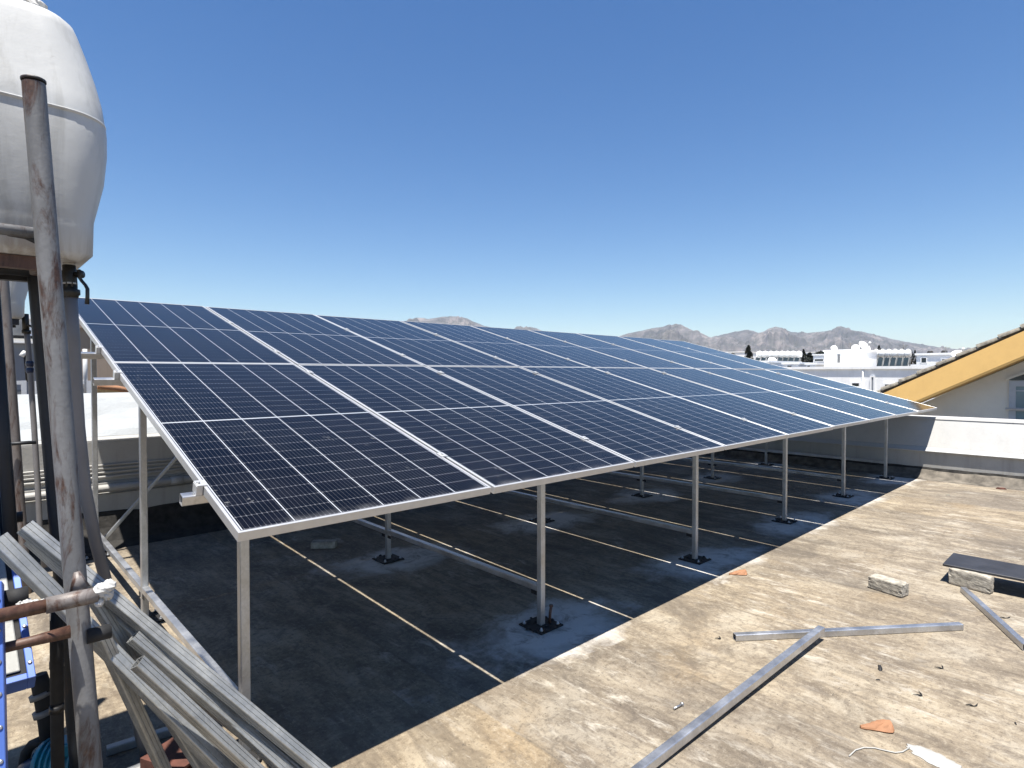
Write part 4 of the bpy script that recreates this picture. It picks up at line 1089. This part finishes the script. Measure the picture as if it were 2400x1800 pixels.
for px_, top_, bot_, D_, lab_ in ((1905,812,833,52,'thin antenna mast on the small white house'),(2110,806,822,31,'thin antenna mast above the right heater rank'),(1985,803,823,30,'thin antenna mast on the stair house roof'),(2212,812,832,36,'thin antenna mast on the white cube house')):
    a_, b_ = at(px_,top_,D_), at(px_,bot_+3,D_); a_.x += .6; b_.x += .6
    mb = MB(); mb.tube([b_, a_], .022, 6)
    for k in range(5):
        zz = a_.z - .04 - .05*k; mb.tube([(a_.x, a_.y-.22+.03*k, zz),(a_.x, a_.y+.22-.03*k, zz)], .010, 5)
    tag(mb.build('roof_antenna', M['fence_grey']), lab_, 'antenna', 'aerials on the far roofs')
rt_ = empty('roof_tank', at(2187,832,37), 'small dark drum tank on the roof of the white cube house', 'water tank')
for dy in (0, .75):
    q = gx(2193,829,at(2187,830,37).x) + Vector((.8,dy-.3,0)); mb = MB(); mb.lathe(q - Vector((0,0,.1)), [(.15,0),(.17,.05),(.17,.25),(.1,.32)], 12); mb.build('drum', M['tar'], rt_)
dish(at(2252,832,30), .42, (-.5,-.3,.8), 'white dish peeping over the roof tiles of the gable house', None)

def tree(px, pyt, pyb, D, wpx, label, kind, seed):
    rg = random.Random(seed)
    base = at(px, pyb, D); top = at(px, pyt, D); hgt = top.z - base.z; wd = wpx/F*D*.80
    z0 = -8
    e = empty('cypress_tree' if kind == 'c' else 'bushy_tree', (base.x, base.y, z0), label, 'tree', 'trees among the far roofs')
    mb = MB(); mb.tube([(base.x,base.y,z0),(base.x+.1,base.y,base.z-hgt*.1),(base.x,base.y,base.z+hgt*.6)], [wd*.22,wd*.16,wd*.05], 8)
    for k in range(7):
        zz = base.z + hgt*(.05+.1*k); a_ = rg.uniform(0,6.28); mb.tube([(base.x,base.y,zz),(base.x+math.cos(a_)*wd*.6,base.y+math.sin(a_)*wd*.6,zz+hgt*.12)], [wd*.06,wd*.02], 5)
    mb.build('trunk', M['trunk'], e)
    mb = MB(); n = 1500
    clumps = [(rg.uniform(0,1), rg.uniform(0,6.28), rg.uniform(.3,.95)) for _ in range(40)]
    low = base.z - hgt*.5
    for i in range(n):
        t_, a_, q = clumps[rg.randrange(len(clumps))]
        t_ = min(1, max(0, t_ + rg.gauss(0,.05)))
        prof = (math.sin(math.pi*min(1, (t_*.92+.08)))**.7*(1-t_*.35) if kind == 'b' else (1-t_)**.7*1.15)
        rr = wd*prof*q + rg.gauss(0,.05)*wd; a2_ = a_ + rg.gauss(0,.35)
        c = Vector((base.x + math.cos(a2_)*rr, base.y + math.sin(a2_)*rr, low + (top.z-low)*t_))
        s = wd*rg.uniform(.07,.16)
        u = Vector((rg.gauss(0,1),rg.gauss(0,1),rg.gauss(0,1))).normalized(); v = u.orthogonal().normalized(); 
        if kind == 'c': u = (u*.5 + Vector((0,0,1))).normalized(); v = u.orthogonal()
        mb.add([c-u*s*1.5, c+v*s*.7, c+u*s*1.5, c-v*s*.7], [(0,1,2,3)])
    mb.build('crown', M['bush'], e, fix=False)
tree(1754,811,842,70,20,'dark cypress standing alone at the left of the far roofs','c',1)
tree(1883,820,852,58,15,'dark cypress left of the stair house, tallest of its clump','c',2)
tree(1898,829,852,56,26,'dark bushy tree beside the tall cypress left of the stair house','b',3)
tree(2136,821,856,45,9,'left one of the cypress pair before the white cube house','c',4)
tree(2144,821,856,46,9,'right one of the cypress pair before the white cube house','c',5)
tree(2060,810,830,52,10,'dark cypress tip rising behind the heaters right of the stair house','c',6)
tree(1922,826,838,85,34,'low dark bushy tree behind the small white house','b',8)
tree(1840,836,858,70,30,'low dark bushy tree between the far heater rank and the tall cypress','b',10)
tree(1716,830,846,85,26,'dark bushy tree left of the lone cypress','b',11)
tree(2290,820,838,60,22,'dark shrub top just above the roof tiles','b',9)

# ================================================================== NEIGHBOURS BEHIND THE LEFT END
def ybox(px0, px1, pyt, Y, depth, zbot, m, name, parent):
    a_, b_ = gy(px0, pyt, Y), gy(px1, pyt, Y); z = (a_.z+b_.z)/2
    mb = MB(); mb.box((min(a_.x,b_.x),Y,zbot),(max(a_.x,b_.x),Y+depth,z)); return mb.build(name, M[m], parent), min(a_.x,b_.x), max(a_.x,b_.x), z
e = empty('tan_building', (1.5,13,-8), 'plain tan rendered building seen under the left edge of the array', 'building')
_, xa, xb, z = ybox(168, 345, 772, 12, 6, -8, 'tan_house', 'wall', e)
mb = MB(); mb.box((xa-.06,11.94,z+.002),(xb+.06,18.06,z+.10)); mb.build('coping', M['tan_house'], e)
e = empty('grey_building', (-.5,15,-8), 'blue grey building with a white roof edge behind the farther water tank', 'building')
_, xa, xb, z = ybox(-60, 140, 805, 13, 6, -8, 'grey_house', 'wall', e)
mb = MB(); mb.box((xa-.1,12.86,z+.002),(xb+.1,19,z+.09)); mb.build('roof_edge', M['white_house'], e)
mb = MB(); mb.box((xa-.1,12.80,z+.094),(xb+.1,12.84,z+.15)); mb.build('gutter', M['tar'], e)
e2 = empty('white_house', (-.3,24,-8), 'white roof block standing behind the blue grey building', 'house', 'white houses of the town')
_, xa, xb, z = ybox(-80, 110, 746, 22, 5, -8, 'white_house', 'wall', e2)
mb = MB(); mb.box((xa-.06,21.9,z+.002),(xb+.06,27.06,z+.14)); mb.build('roof_slab', M['white_house'], e2)
q = gy(36,790,14); 
ht = empty('roof_tank', q, 'pale grey drum tank on the roof edge of the blue grey building', 'water tank')
mb = MB(); mb.lathe(q + Vector((-.15,.5,-.02)), [(.30,-.05),(.34,.05),(.34,.42),(.24,.52),(.10,.56)], 18); mb.build('drum', M['fence_grey'], ht)
q = gy(68,818,12.8); e = empty('vent_pipe', q, 'black vent pipe with a pale cap on the blue grey building', 'pipe')
a_, b_ = gy(60,833,12.75), gy(66,895,12.75)
mb = MB(); mb.tube([a_, (a_+b_)/2, b_], .035, 8); mb.build('pipe', M['tar'], e)
mb = MB(); mb.tube([a_+Vector((-.06,0,-.02)), a_+Vector((-.02,0,.05)), a_+Vector((.04,0,.02))], .05, 8); mb.build('cap', M['dish'], e)
# white pole, railings with grey infill
q0, q1 = gy(199,818,9), gy(200,892,9)
mb = MB(); mb.tube([q0,q1 - Vector((0,0,.2))], .03, 10); tag(mb.build('white_pole', M['rail']), 'slim white pole standing before the tan building', 'pole')
def railing(px0, px1, pyt, pyb, Y, lab):
    a_, b_ = gy(px0,pyt,Y), gy(px1,pyb,Y)
    e = empty('railing', ((a_.x+b_.x)/2,Y,b_.z), lab, 'railing', 'white railings beyond the back parapet')
    x0, x1, z1, z0 = a_.x, b_.x, a_.z, b_.z - .25
    mb = MB(); mb.box((x0-.03,Y-.03,z0),(x0+.03,Y+.03,z1)); mb.build('post', M['rail'], e)
    mb = MB(); mb.box((x1-.03,Y-.03,z0),(x1+.03,Y+.03,z1)); mb.build('post', M['rail'], e)
    mb = MB(); mb.box((x0+.031,Y-.025,z1-.055),(x1-.031,Y+.025,z1-.002)); mb.build('rail', M['rail'], e)
    mb = MB(); mb.box((x0+.031,Y-.01,z0),(x1-.031,Y+.01,z1-.13)); mb.build('infill', M['fence_grey'], e)
    mb = MB(); n = max(3, int((x1-x0)/.11))
    for k in range(1, n): x = x0 + (x1-x0)*k/n; mb.box((x-.006,Y-.018,z0),(x+.006,Y-.011,z1-.056))
    mb.build('balusters', M['rail'], e)
railing(-60,56,893,930,9,'white railing with grey infill left of the blue coupling, beyond the back wall')
railing(88,208,893,926,9,'white railing with grey infill beside the slim white pole')
a_, b_ = gy(226,912,9.4), gy(330,928,9.4)
mb = MB(); mb.box((a_.x,9.4,b_.z-.4),(b_.x,9.46,a_.z)); tag(mb.build('reed_screen', M['bamboo']), 'low dry reed screen beyond the back wall under the array', 'fence')
a_, b_ = gy(228,905,9.2), gy(322,921,9.2); mb = MB(); mb.tube([a_, (a_+b_)/2+Vector((0,0,.02)), b_], .045, 8)
tag(mb.build('clay_pipe', M['terracotta']), 'orange clay ridge piece lying along the reed screen', 'tile')

# ================================================================== AIR
hz = NT('haze'); hz.t.nodes.remove(hz.b)
pv = hz.n('ShaderNodeVolumePrincipled'); pv.inputs['Color'].default_value = (.60,.74,1,1); pv.inputs['Density'].default_value = .00008; pv.inputs['Anisotropy'].default_value = .0
hz.l(pv.outputs[0], hz.t.nodes['Material Output'].inputs['Volume'])
mb = MB(); mb.box((-7200,-7200,-9.6),(7200,7200,330))
tag(mb.build('haze', hz.m), kind='stuff')
